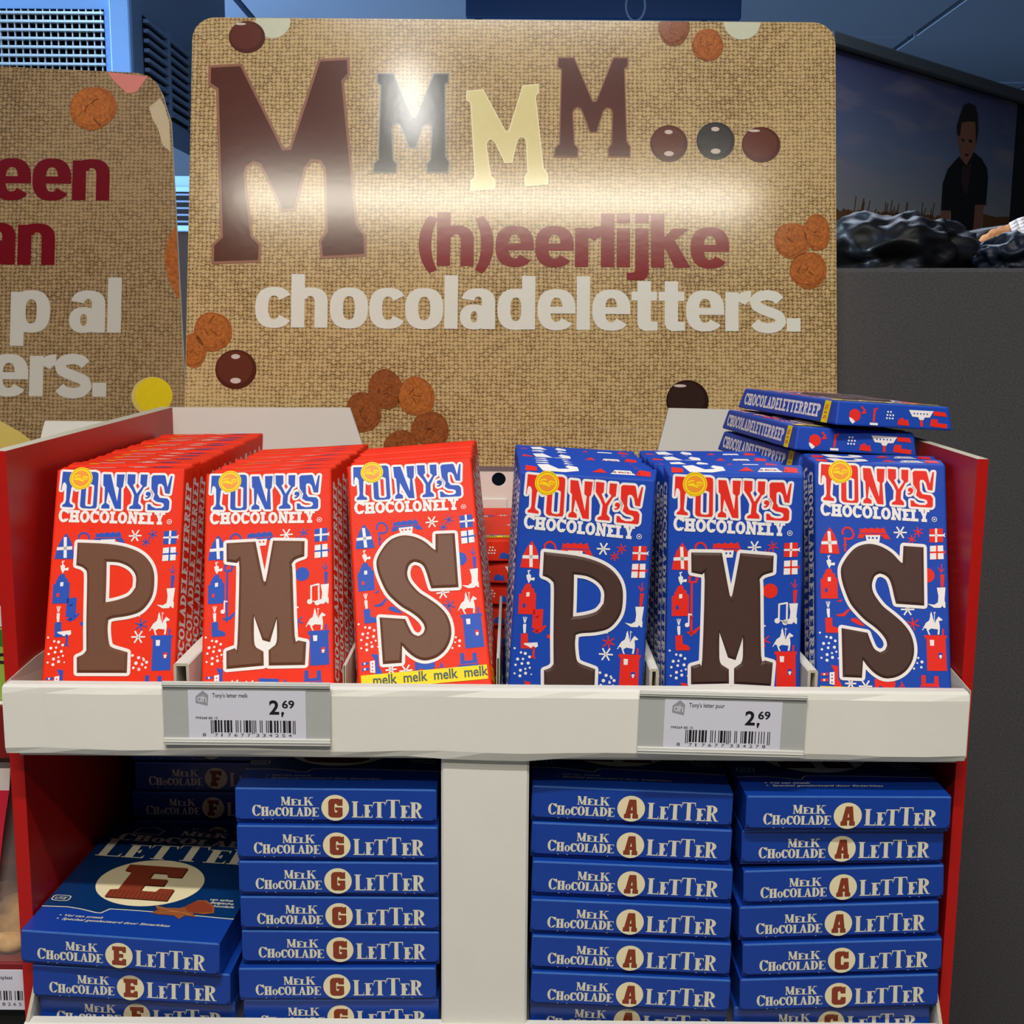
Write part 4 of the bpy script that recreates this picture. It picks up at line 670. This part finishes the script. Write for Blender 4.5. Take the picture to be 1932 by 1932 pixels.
ROWS = [('red', 'P', -.2589, .02, 1.1996, .47, 22, -1.14, 14, -.001, 0), ('red', 'M', -.1553, .02, 1.2029, -.43, 26, -3.84, 9, .004, 0), ('red', 'S', -.0538, .02, 1.2149, 1.23, 30, -5.31, 7, -.001, 0),
        ('blue', 'P', .04, .02, 1.1925, -.95, 6, 2.8, 8, -.002, .006), ('blue', 'M', .1418, .02, 1.1936, -2.1, 6, -.2, 8, -.003, 0), ('blue', 'S', .2390, .02, 1.205, -3.2, 18, .35, 2, .001, 0)]
ROWB = {}
for kind, let, x, y, z, psi, tau, rho, n, drift, gap in ROWS:
    st = (BT + .0004) / math.cos(R(tau)); random.seed(ord(let) + len(kind))
    for i in range(n):
        yy = y + i * st + (gap if i else 0); xx = x + drift * i / max(1, n - 1) + (random.uniform(-.0003, .0003) if i else 0)
        lab = f'{kind} chocolate bar with a large brown letter {let}, front bar of its row' if i == 0 else f'{kind} letter {let} bar, {ORD[i]} from the front of its row' if i < n - 1 else f'{kind} letter {let} bar, rearmost of its row'
        ROWB.setdefault((kind, let), []).append(bar(kind, let, bm4(xx, yy, z - ({'P': .002, 'M': .0045, 'S': 0}[let] if i and kind == 'blue' else 0), psi, tau, rho + (random.uniform(-.15, .15) if i else 0)) @ Matrix.Translation((0, 0, random.uniform(-.0005, .0012) if i else 0)), lab, f'{kind} letter {let} bars in the tray', REAR if i else ('wrapper', 'front_picture', 'brand_lettering', 'round_seal', 'letter_emblem', 'side_lettering', 'side_lettering#', 'top_end_print', 'bottom_end_print', 'flavour_stripe')))
for i in range(7): ROWB['blue', 'S'].append(bar('blue', 'S', bm4(.2405, .106 + i * .0199, 1.1956, 0, 33, 0), f'blue letter S bar under the lying stack, {ORD[i]} from the front', 'blue letter S bars in the tray', ('wrapper', 'side_lettering', 'side_lettering#', 'top_end_print')))
def lying(x, y, z, a, roll):
    c, s = math.cos(R(a)), math.sin(R(a))
    return Matrix.Translation((x, y, z)) @ Matrix.Rotation(R(roll), 4, Vector((-s, c, 0))) @ Matrix(((c, 0, -s, 0), (s, 0, c, 0), (0, -1, 0, 0), (0, 0, 0, 1)))
for (x, y, z, a, r), lb in (((.2655, .119, 1.3980, 11.5, 3.2), 'blue bar lying flat, topmost of the stack of three'), ((.2400, .119, 1.3800, 6.5, 3.2), 'blue bar lying flat, middle of the stack of three'), ((.2425, .1215, 1.3620, 8.5, 3.2), 'blue bar lying flat, lowest of the stack of three')):
    bar('blue', 'S', lying(x, y, z, a, r), lb, 'blue bars lying on top of the row')
for i in range(6):
    bar('red', 'M', lying(-.016 + (.004 if i % 2 else 0), .1990, 1.1990 + i * .0172, (2, -3, 1, 0, -2, 4)[i], 0), ('red bar lying behind the S row, topmost of its pile' if i == 5 else f'red bar lying behind the S row, {ORD[i]} from the tray floor'), 'red bars lying behind the S row', ('wrapper', 'front_picture', 'side_lettering', 'side_lettering#', 'top_end_print', 'bottom_end_print', 'flavour_stripe'))

# tray fittings between and below the rows, sized to the bars they hold
def reach(bars, zmax):
    """x extent of some bars below a height, and their lowest point"""
    xs = []; zs = []
    for t in bars:
        me = [c for c in BARS['red', 'P']['wrapper'].vertices]; V = [t.matrix_world @ v.co for v in me]; zs += [v.z for v in V]
        for e in BARS['red', 'P']['wrapper'].edges:
            a, b = V[e.vertices[0]], V[e.vertices[1]]
            for k in range(9):
                q = a.lerp(b, k / 8)
                if q.z <= zmax: xs.append(q.x)
    return min(xs), max(xs), min(zs)
RW = [reach(ROWB[k], 1.243) for k in (('red', 'P'), ('red', 'M'), ('red', 'S'), ('blue', 'P'), ('blue', 'M'), ('blue', 'S'))]
for i, (y1, zt) in enumerate(((.37, 1.2375), (.37, 1.2375), (.190, 1.243), (.37, 1.2365), (.37, 1.2365))):
    g0, g1 = RW[i][1] + .0006, RW[i + 1][0] - .0006; x = (g0 + g1) / 2; w = max(.0022, min(.013, g1 - g0)); t = min(.0018, w * .28)
    b = MB(); h = w / 2; tp = h * .9; o_ = [(x - h, 1.1823), (x - tp, zt - .001), (x - tp + .001, zt), (x + tp - .001, zt), (x + tp, zt - .001), (x + h, 1.1823)]; i_ = [(x + h - t, 1.1823), (x + tp - t, zt - t), (x - tp + t, zt - t), (x - h + t, 1.1823)]
    b.prism(o_ + i_, lambda a, c, d: (a, d, c), .0165, y1, CUT, WHITE); sub('divider', b, tray)
for i, k in enumerate((('red', 'P'), ('red', 'M'), ('red', 'S'), ('blue', 'P'), ('blue', 'M'))):
    z = RW[i][2]; x0, x1, _ = reach(ROWB[k], z + .012); x0 = max(x0, RW[i - 1][1] + .001) if i else x0; x1 = min(x1, RW[i + 1][0] - .001)
    if z - .0003 > 1.1832: b = MB(); b.box(x0, x1, .0165, (.36, .30, .190, .2, .2)[i], 1.1823, z - .0003, CUT); sub('floor_pad', b, tray)
z = reach(ROWB['blue', 'S'][:2], 1.25)[2]; b = MB(); b.box(.2, .283, .0165, .068, 1.1823, z - .0003, CUT); sub('floor_pad', b, tray)

# ---------------------------------------------------------------- letter boxes
XW, XH, XD = .1295, .0240, .160
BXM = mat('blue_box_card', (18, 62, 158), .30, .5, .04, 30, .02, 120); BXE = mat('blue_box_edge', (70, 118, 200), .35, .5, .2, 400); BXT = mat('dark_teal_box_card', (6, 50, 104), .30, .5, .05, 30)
XC = mat('cream_ink', (226, 220, 196), .45, .4, .03, 60); XP = mat('pale_cream_ink', (238, 226, 186), .45, .4, .03, 60); XB = mat('brown_red_ink', (138, 58, 36), .45, .4, .06, 100); XB2 = mat('dark_brown_ink', (70, 30, 20), .45, .4, .06, 100)
GL = {'A': (134, 168, [(47, 168), (109, 168), (124, 35), (134, 35), (134, 0), (82, 0), (82, 32), (87, 32), (85, 45), (59, 45), (57, 32), (62, 32), (62, 0), (0, 0), (0, 35), (12, 35), (40, 150)], [[(60, 72), (82, 72), (72, 120)]]),
      'G': (125, 185, [(0, 25), (0, 150), (10, 172), (30, 183), (90, 185), (110, 177), (125, 185), (125, 118), (80, 118), (75, 130), (65, 140), (55, 135), (52, 125), (52, 65), (58, 50), (68, 45), (78, 50), (82, 60), (82, 72), (62, 72), (62, 98), (125, 98), (125, 20), (110, 5), (90, 0), (30, 0), (10, 8)], []),
      'C': (125, 185, [(0, 25), (0, 160), (10, 175), (30, 185), (85, 185), (108, 175), (122, 183), (122, 115), (82, 115), (78, 135), (65, 142), (52, 130), (52, 60), (60, 45), (72, 45), (82, 55), (84, 75), (125, 75), (125, 20), (110, 5), (90, 0), (30, 0), (10, 8)], []),
      'E': (120, 165, [(0, 165), (118, 165), (118, 115), (90, 115), (85, 130), (58, 130), (58, 100), (95, 100), (95, 68), (58, 68), (58, 38), (88, 38), (92, 55), (120, 55), (120, 0), (0, 0), (0, 35), (15, 40), (15, 128), (0, 132)], []),
      'F': (120, 165, [(0, 165), (118, 165), (118, 115), (90, 115), (85, 130), (58, 130), (58, 95), (95, 95), (95, 62), (58, 62), (58, 35), (75, 35), (75, 0), (0, 0), (0, 35), (15, 40), (15, 128), (0, 132)], [])}
b = MB(); c = [(s * XW / 2, y, z) for s in (-1, 1) for y, z in ((.0032, 0), (.0032, .0030), (.0009, .0034), (.0009, XH), (XD, XH), (XD, 0))]
for k in range(6): b.face([c[k], c[(k + 1) % 6], c[6 + (k + 1) % 6], c[6 + k]], BXM)
b.face(c[:6], BXM); b.face(c[6:], BXM); BODY = b.mesh('body')
b = MB(); b.box(-XW / 2 + .001, XW / 2 - .001, -.00005, .0010, XH - .0007, XH + .00012, BXE); WORN_LIT = b.mesh('worn_lit_edge')  # pale strip: fold wear and the edge's highlight painted together
b = MB(); b.prism([(-XW / 2 + .0004, XH - .0006), (-XW / 2 + .0002, .0060), (-XW / 2 + .0028, .0034), (XW / 2 - .0028, .0034), (XW / 2 - .0002, .0060), (XW / 2 - .0004, XH - .0006)], lambda x, y, d: (x, d, y), 0, .0009, BXM, BXE)
for x in (-.047, -.041, -.015, -.002, .043, .049): b.box(x - .0004, x + .0004, .0001, .0008, .0030, .0036, XC)
FLAP = b.mesh('front_flap')
def front_print():
    m = 1e-3; b = MB(); F_ = lambda x, y: (-XW / 2 + x * m, -.0001, y * m)
    b.flat(word([('M', 5.8, 6.4), ('E', 4.4, 4.2), ('L', 3.9, 3.9), ('K', 5.7, 6.2)], 29.5, 12.7, 1.6, .42, .5, .25, fit=20.6), F_, XC)
    b.flat(word([('C', 7.5, 5.6), ('H', 6.2, 5.4), ('O', 4.2, 3.7), ('C', 5.8, 4.2), ('O', 6.2, 5.0), ('L', 5.8, 4.2), ('A', 5.9, 5.2), ('D', 6.2, 5.2), ('E', 6.0, 4.6)], 10.9, 5.4, 1.7, .42, .5, .15, fit=42.8), F_, XC)
    c = b.mesh('name_print'); b = MB()
    b.flat(word([('L', 10.9, 7.0), ('E', 8.7, 5.6), ('T', 10.7, 7.8), ('T', 12.2, 8.6), ('E', 8.4, 5.8), ('R', 10.7, 8.0)], 75, 5.0, 2.5, .6, .8, .45, fit=45.6), F_, XC)
    return c, b.mesh('title_print')
NAME, TITLE = front_print()
BADGE = {}
def badge(l):
    if l not in BADGE:
        m = 1e-3; b = MB(); F_ = lambda k: (lambda x, y: (-XW / 2 + x * m, -.0001 - .00008 * k, y * m)); w, h, o, hs = GL[l]
        b.flat([disc(64.3, 11.4, 8.9, 40, 8.75)], F_(0), XP); k = 12.6 / h; kw = 8.9 / w
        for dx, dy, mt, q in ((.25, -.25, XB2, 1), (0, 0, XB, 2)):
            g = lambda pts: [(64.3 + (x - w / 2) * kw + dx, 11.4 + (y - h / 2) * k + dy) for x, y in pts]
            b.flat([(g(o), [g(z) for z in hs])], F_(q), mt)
        BADGE[l] = b.mesh('letter_badge')
    return BADGE[l]
def top_print(l):
    """printed lid: wavy line, round cream field with the letter, title and small texts"""
    m = 1e-3; k = .86; b = MB(); F_ = lambda q: (lambda x, y: (x * m, y * k * m, XH + .0001 + .00006 * q))
    wave = [(-65, 37.7), (-48.4, 39), (-38, 37), (-27, 33.2), (-23.4, 33), (-19.6, 40.1), (-10, 40.4), (12.9, 40.2), (61, 37.5), (65, 37.4)]
    b.flat([(wave + [(65, 190), (-65, 190)], [])], F_(0), BXT); b.flat(stroke(wave, 1.1), F_(1), XC)
    cx, cy = -6, 87; b.flat([disc(cx, cy, 37, 48, 40)], F_(1), XP); w, h, o, hs = GL[l]
    g = lambda pts, dx=0, dy=0: [(cx - 2 + (x - w / 2) * .36 + dx, cy + (y - h / 2) * .345 + dy) for x, y in pts]
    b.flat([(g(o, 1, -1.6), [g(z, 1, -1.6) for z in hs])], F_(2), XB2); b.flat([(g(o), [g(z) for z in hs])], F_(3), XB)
    for i in range(14):
        y0 = cx - 22 + i * 3; b.flat([rect(y0, cy - 28, y0 + .35, cy - 16)], F_(4), XB2)
    b.flat(font('Vol van smaak', -45, 24.5, 4.6, .012, fit=26, shear=.3), F_(2), XC); b.flat(font('Speciaal geselecteerd door Sinterklaas', -45, 19.2, 4.6, .012, fit=72, shear=.3), F_(2), XC)
    b.flat([disc(-48, 26, .7, 8), disc(-48, 20.8, .7, 8)], F_(2), XC)
    for i, s in enumerate(('van echte', 'Belgische', 'chocolade')): b.flat(font(s, 42 + i * 1.5, 64 - i * 5, 5, .01, fit=16, shear=.2), F_(2), XC)
    b.flat([ring(-57, 52, 6.2, 4.6, .7, .7, 4, 24)], F_(2), XC); b.flat(font('UTZ', -61, 50, 5.2, .015, fit=8, shear=.2), F_(2), XC)
    b.flat(word([('L', 34, 15), ('E', 25, 13), ('T', 27, 16), ('T', 30, 18), ('E', 25, 13), ('R', 29, 17)], -60, 128, 5, 1.4, 1.8, 1, fit=118), F_(1), XC)
    b.flat(word([('C', 14, 9), ('H', 12, 10), ('O', 9, 8), ('C', 12, 8), ('O', 12, 10), ('L', 11, 8), ('A', 11, 10), ('D', 12, 10), ('E', 11, 8)], -54, 160, 3.2, 1, 1, .4, fit=108), F_(1), XC)
    b.flat(word([('M', 9, 11), ('E', 7, 6), ('L', 6, 6), ('K', 9, 10)], -10, 177, 2.6, .8, 1, .4, fit=36), F_(1), XC)
    b.flat(stroke([(-46, 176), (-44, 186), (-34, 190), (-24, 184), (-26, 175)], .9, True), F_(1), XC)
    return b.mesh('lid_print')
CURL = mat('chocolate_curl_print', (150, 84, 50), .4, .4, .25, 150)
def curl():
    b = MB(); f = lambda q: (lambda x, y: (x * 1e-3, y * .86e-3, XH + .0005 + .00006 * q))
    b.flat([([(8, 50), (16, 47), (26, 48), (30, 53), (34, 62), (40, 63), (48, 54), (50, 44), (44, 41), (36, 42), (40, 36), (32, 37), (30, 31), (25, 36), (14, 36), (9, 38), (12, 43)], [])], f(0), CURL)
    b.flat([([(28, 50), (33, 60), (39, 61), (47, 53), (48, 45), (40, 43), (33, 43)], [])], f(1), XB); b.flat(stroke([(10, 48), (20, 43), (30, 41)], .7) + stroke([(14, 38), (22, 42), (30, 41), (36, 38)], .7), f(2), mat('pale_curl_print', (196, 128, 80), .4, .4, .2, 150)); return b.mesh('chocolate_curl')
LV = lambda n: .9830 + .0246 * n
def letter_box(l, x, y, n, yaw, roll, label, group, lid=None, dz=0):
    M = Matrix.Translation((x, y, LV(n) - XH + dz)) @ Matrix.Rotation(R(yaw), 4, 'Z') @ Matrix.Translation((0, 0, XH / 2)) @ Matrix.Rotation(R(roll), 4, 'Y') @ Matrix.Translation((0, 0, -XH / 2))
    t = thing('letter_box', label, 'box', M, group); ob('body', BODY, t); ob('front_flap', FLAP, t); ob('worn_lit_edge', WORN_LIT, t); ob('name_print', NAME, t); ob('title_print', TITLE, t); ob('letter_badge', badge(l), t)
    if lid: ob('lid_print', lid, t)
    return t
LID = {l: top_print(l) for l in 'EGAF'}
def pos(i, n): return 'topmost' if i == 0 else 'lowest visible' if i == n - 1 else f'{ORD[i]} from the top'
for i, (x, y, yaw, roll) in enumerate(((-.1117, .0155, .3, .3), (-.1108, .0134, .4, .3), (-.1104, .0138, .2, .1), (-.1102, .0147, .3, 0), (-.1102, .0161, .2, .1), (-.1122, .0135, .4, -.4), (-.1106, .0176, .4, -.4))):
    letter_box('G', x, y, 7 - i, yaw, roll, f'blue letter box marked G, {pos(i, 7)} of the G stack', 'letter boxes of the G stack', LID['G'] if i == 0 else None)
for i, (x, y) in enumerate(((.0788, .0168), (.0788, .0160), (.0795, .0118), (.0790, .0085), (.0795, .0075), (.0796, .0060), (.0794, .0150))):
    letter_box('A', x, y, 7 - i, -.6, 1.75, f'blue letter box marked A, {pos(i, 7)} of the stack beside the white column', 'letter boxes of the A stack', LID['A'] if i == 0 else None, dz=.0005)
for i, (x, y, yaw, roll, l) in enumerate(((.2145, .0035, .2, -.2, 'A'), (.2140, .0105, .2, -.9, 'A'), (.2160, .0100, .8, -1.9, 'A'), (.2140, .0092, .6, -1.9, 'A'), (.2168, .0072, .6, -1.9, 'C'), (.2160, .0071, .5, -1.9, 'C'), (.2145, .0150, .2, -1.9, 'C'))):
    letter_box(l, x, y, 7 - i, yaw, roll, f'blue letter box marked {l}, {pos(i, 7)} of the rightmost stack', 'letter boxes of the rightmost stack', LID['A'] if i == 0 else None, dz=(.0026, .0018, .0005, .0005, .0005, .0005, .0005)[i])
for i, (x, y, n, yaw, roll) in enumerate(((-.2500, .0005, 3, -2.4, 2.4), (-.2455, .0062, 2, -1.4, 1.8), (-.2455, .0160, 1, -.8, 1.4))):
    t = letter_box('E', x, y, n, yaw, roll, f'blue letter box marked E, {("topmost with its lid in view", "second from the top", "lowest visible")[i]} of the E stack', 'letter boxes of the E stack', LID['E'] if i == 0 else None, dz=.001 + .0012 * (2 - i))
    if i == 0: ob('chocolate_curl', curl(), t)
for i, n in enumerate((6, 5, 4, 3, 2, 1)):
    letter_box('F', -.2355 + .003 * (i % 2), .187, n, 0, 0, f'blue letter box marked F in the dark behind the E stack, {pos(i, 6)}', 'letter boxes of the F stack', LID['F'] if i == 0 else None)

# ---------------------------------------------------------------- price tags
HOLD = mat('clear_grey_plastic', (176, 178, 176), .22, .5, .06, 40, .03, 60); RIM = mat('clear_plastic_rim', (212, 212, 206), .15, .6, .05, 60); CARD = mat('tag_paper', (212, 212, 226), .6, .3, .02, 30); INK = mat('tag_black', (26, 25, 28), .6, .3, .05, 60); GREY = mat('tag_grey', (150, 150, 156), .6, .3, .05, 60)
LC = {'L': ('0001101', '0011001', '0010011', '0111101', '0100011', '0110001', '0101111', '0111011', '0110111', '0001011')}
LC['R'] = [''.join('10'[int(c)] for c in s) for s in LC['L']]; LC['G'] = [s[::-1] for s in LC['R']]
PAR = ('LLLLLL', 'LLGLGG', 'LLGGLG', 'LLGGGL', 'LGLLGG', 'LGGLLG', 'LGGGLL', 'LGLGLG', 'LGLGGL', 'LGGLGL')
def ean(code): return '101' + ''.join(LC[p][int(c)] for p, c in zip(PAR[int(code[0])], code[1:7])) + '01010' + ''.join(LC['R'][int(c)] for c in code[7:]) + '101'
def price_tag(M, title, code, small, label):
    t = thing('price_tag', label, 'price tag', M, 'price tags on the white lip'); w, h = .1035, .0405
    b = MB(); b.box(0, w, -.0006, 0, .002, h - .002, HOLD); ob('holder_back', b.mesh('holder_back'), t)
    for z0, z1 in ((h - .0034, h), (0, .0042)):
        b = MB(); b.box(0, w, -.0022, 0, z0, z1, RIM); b.box(0, w, -.0027, -.0022, (z0 + z1) / 2 - .0005, (z0 + z1) / 2 + .0004, HOLD); ob('holder_rail', b.mesh('holder_rail', .0005), t)
    b = MB(); b.box(.0158, .0885, -.0012, -.0007, .0038, .0350, CARD); c = ob('card', b.mesh('card'), t)
    F_ = lambda x, y: (.0158 + x * 1e-3, -.00128, .0038 + y * 1e-3)
    b = MB(); b.flat(font(title, 15, 26.8, 3.9, .008, fit=22), F_, INK); b.flat(font(small, 4.2, 12.8, 2.1, .012, fit=13.8), F_, INK)
    b.flat(font('2', 50, 16.4, 12.4, .03, fit=6.2), F_, INK); b.flat(font('69', 58, 20.3, 7, .025, fit=7.6), F_, INK); b.flat([disc(58.3, 17.0, .95, 10), ([(57.4, 17), (59.2, 17), (58.3, 14.6), (57.6, 14.4)], [])], F_, INK)
    ob('price_print', b.mesh('price_print'), c)
    s = ean(code); u = 52.5 / 95; b = MB(); i = 0
    while i < 95:
        j = i
        while j < 95 and s[j] == s[i]: j += 1
        if s[i] == '1': b.flat([rect(13.6 + i * u, 3.5 if i < 3 or i > 91 or 44 < i < 50 else 4.3, 13.6 + j * u, 12.2)], F_, INK)
        i = j
    b.flat(font(code[0], 8.4, 1.6, 3.1, 0, fit=2.1), F_, INK)
    for k, c_ in enumerate(code[1:]): b.flat(font(c_, 16 + k * 4.02 + (1.4 if k > 5 else 0), 1.6, 2.9, 0, fit=2.0 if c_ != '1' else .7), F_, INK)
    ob('barcode_print', b.mesh('barcode_print'), c)
    b = MB(); b.flat([([(4.6, 23.2), (4.8, 27.4), (9.3, 31.2), (12.6, 28.2), (12, 21.4)], [])], F_, GREY)
    F2 = lambda x, y: (.0158 + x * 1e-3, -.00134, .0038 + y * 1e-3)
    b.flat([ring(7.1, 25.5, 1.35, 1.7, .55, .6, 2, 16)] + stroke([(8.3, 27.3), (8.3, 23.9)], .6) + stroke([(9.3, 28.0), (9.3, 23.6)], .6) + [arc(10.3, 25.4, 1.1, 1.5, .55, .6, 0, 180)] + stroke([(11.1, 25.4), (11.1, 23.4)], .6), F2, CARD); ob('house_logo', b.mesh('house_logo'), c)
price_tag(Matrix.Translation((-.2150, -.0019, 1.1912)) @ Matrix.Rotation(R(.1), 4, 'Y'), "Tony's letter melk", '8717677334254', '799268 BE 15', 'shelf price tag below the red bars')
price_tag(Matrix.Translation((.0790, -.0019, 1.1880)) @ Matrix.Rotation(R(1.1), 4, 'Y'), "Tony's letter puur", '8717677334278', '799269 BE 15', 'shelf price tag below the blue bars')
t = thing('price_tag', 'shelf price tag at the bottom edge below the E stack', 'price tag', Matrix.Translation((-.223, -.0019, .9550)), 'price tags on the white lip')
b = MB(); b.box(0, .1035, -.0006, 0, .002, .0385, HOLD); ob('holder_back', b.mesh('holder_back'), t)
for z0, z1 in ((.0371, .0405), (0, .0042)): b = MB(); b.box(0, .1035, -.0022, 0, z0, z1, RIM); ob('holder_rail', b.mesh('holder_rail', .0005), t)

# ---------------------------------------------------------------- neighbouring goods at the left edge
t = thing('snack_pack', 'green and white snack pack at the left edge', 'pack', Matrix.Translation((-.40, .052, 1.2003)))
b = MB(); b.box(-.07, .070, 0, .05, 0, .050, mat('green_pack', (150, 180, 70), .4, .4, .05, 30)); ob('pack_body', b.mesh('pack_body', .001), t)
b = MB(); b.box(-.0705, .0705, -.0006, .0505, .050, .064, mat('white_pack', (214, 220, 214), .4, .4, .03, 30)); ob('pack_top', b.mesh('pack_top', .001), t)
b = MB(); b.flat(font('no', 50, 26, 14, .03, fit=18), lambda x, y: (x * 1e-3, -.0003, y * 1e-3), IK); b.flat([disc(66, 43, 9, 14, 6)], lambda x, y: (min(x, 69.5) * 1e-3, -.0003, y * 1e-3), mat('green_print', (56, 120, 40), .4, .4, .05, 30)); ob('pack_print', b.mesh('pack_print'), t)
b = MB(); b.box(-.07, .07, 0, .05, 0, .05, mat('purple_pack', (72, 34, 92), .4, .4, .05, 30)); o = ob('snack_pack', b.mesh('snack_pack', .004, 2), None, Matrix.Translation((-.402, .054, 1.2645))); tag(o, 'purple pack on top of the green snack pack', 'pack')
KR = mat('beige_cookie', (142, 98, 54), .7, .3, .5, 120, .3, 200); KR2 = mat('pale_cookie', (198, 158, 100), .7, .3, .5, 120, .3, 200)
for i, (x, y, z, s, m, lb) in enumerate(((-.357, .080, 1.040, .021, KR, 'brown round cookie in the bag at the left edge'), (-.345, .072, 1.041, .019, KR2, 'pale cookie leaning on the brown one in the bag'), (-.346, .060, 1.0325, .013, KR2, 'pale cookie lying flat at the bottom of the bag'))):
    me = blob('round_cookie', (s, s * .8, s) if i < 2 else (s, s, s * .6), 20 + i, .10, m, 2., .8, 3); o = ob('round_cookie', me, None, Matrix.Translation((x, y, 1.0192)) @ Matrix.Rotation(R(20 * i), 4, 'Z')); tag(o, lb, 'cookie')
    for p in me.polygons: p.use_smooth = True
FILM = bpy.data.materials.new('clear_film'); FILM.use_nodes = True; nt = FILM.node_tree; p = nt.nodes['Principled BSDF']; p.inputs['Base Color'].default_value = lin(210, 205, 200); p.inputs['Roughness'].default_value = .15; p.inputs['Alpha'].default_value = .16
tc = nt.nodes.new('ShaderNodeTexCoord'); nz = nt.nodes.new('ShaderNodeTexNoise'); nz.inputs['Scale'].default_value = 40; bp = nt.nodes.new('ShaderNodeBump'); bp.inputs['Strength'].default_value = .6; bp.inputs['Distance'].default_value = .004; nt.links.new(tc.outputs['Object'], nz.inputs['Vector']); nt.links.new(nz.outputs['Fac'], bp.inputs['Height']); nt.links.new(bp.outputs['Normal'], p.inputs['Normal'])
t = thing('cookie_bag', 'clear cookie bag with a red card at the left edge', 'bag', Matrix.Translation((-.41, .045, 1.0195)))
b = MB(); n = 12
def sil(u, v): return (-.085 + .167 * u + .004 * math.sin(v * 9), -.004 - .004 * math.sin(u * 8 + v * 5) * math.sin(v * 3.1), .142 * v)
for i in range(n):
    for j in range(n): b.face([sil((i + a) / n, (j + c) / n) for a, c in ((0, 0), (1, 0), (1, 1), (0, 1))], FILM)
for j in range(n): b.face([sil(1, j / n), (.082, .05, .142 * j / n), (.082, .05, .142 * (j + 1) / n), sil(1, (j + 1) / n)], FILM)
ob('film', b.mesh('film', 0, 1, True), t)
b = MB(); b.prism([(-.08, .048), (.0665, .048), (.075, .10), (.0800, .125), (-.08, .125)], lambda x, y, d: (x, d - .010, y), 0, .0006, mat('crimson_card', (190, 26, 52), .4, .4, .05, 20)); b.prism([(-.08, .125), (.0800, .125), (.0815, .140), (-.08, .140)], lambda x, y, d: (x, d - .010, y), 0, .0006, mat('pale_card', (206, 190, 184), .4, .4, .03, 20)); ob('header_card', b.mesh('header_card'), t)
t = thing('price_tag', 'price tag on the maroon shelf edge at the left edge', 'price tag', Matrix.Translation((-.41, .0395, .9855)))
b = MB(); b.box(0, .081, -.001, 0, 0, .029, CARD); c = ob('card', b.mesh('card'), t); b = MB(); F_ = lambda x, y: (x * 1e-3, -.0011, y * 1e-3)
b.flat(font('Borstplaat', 58, 22.5, 3.6, .01, fit=15), F_, INK)
s = ean('8710400018265')
for i in range(95):
    if s[i] == '1': b.flat([rect(27 + i * .55, 7, 27 + i * .55 + .56, 14)], F_, INK)
b.flat(font('1 8 2 6 5', 62, 3, 3.4, .0, fit=16), F_, INK); ob('barcode_print', b.mesh('barcode_print'), c)
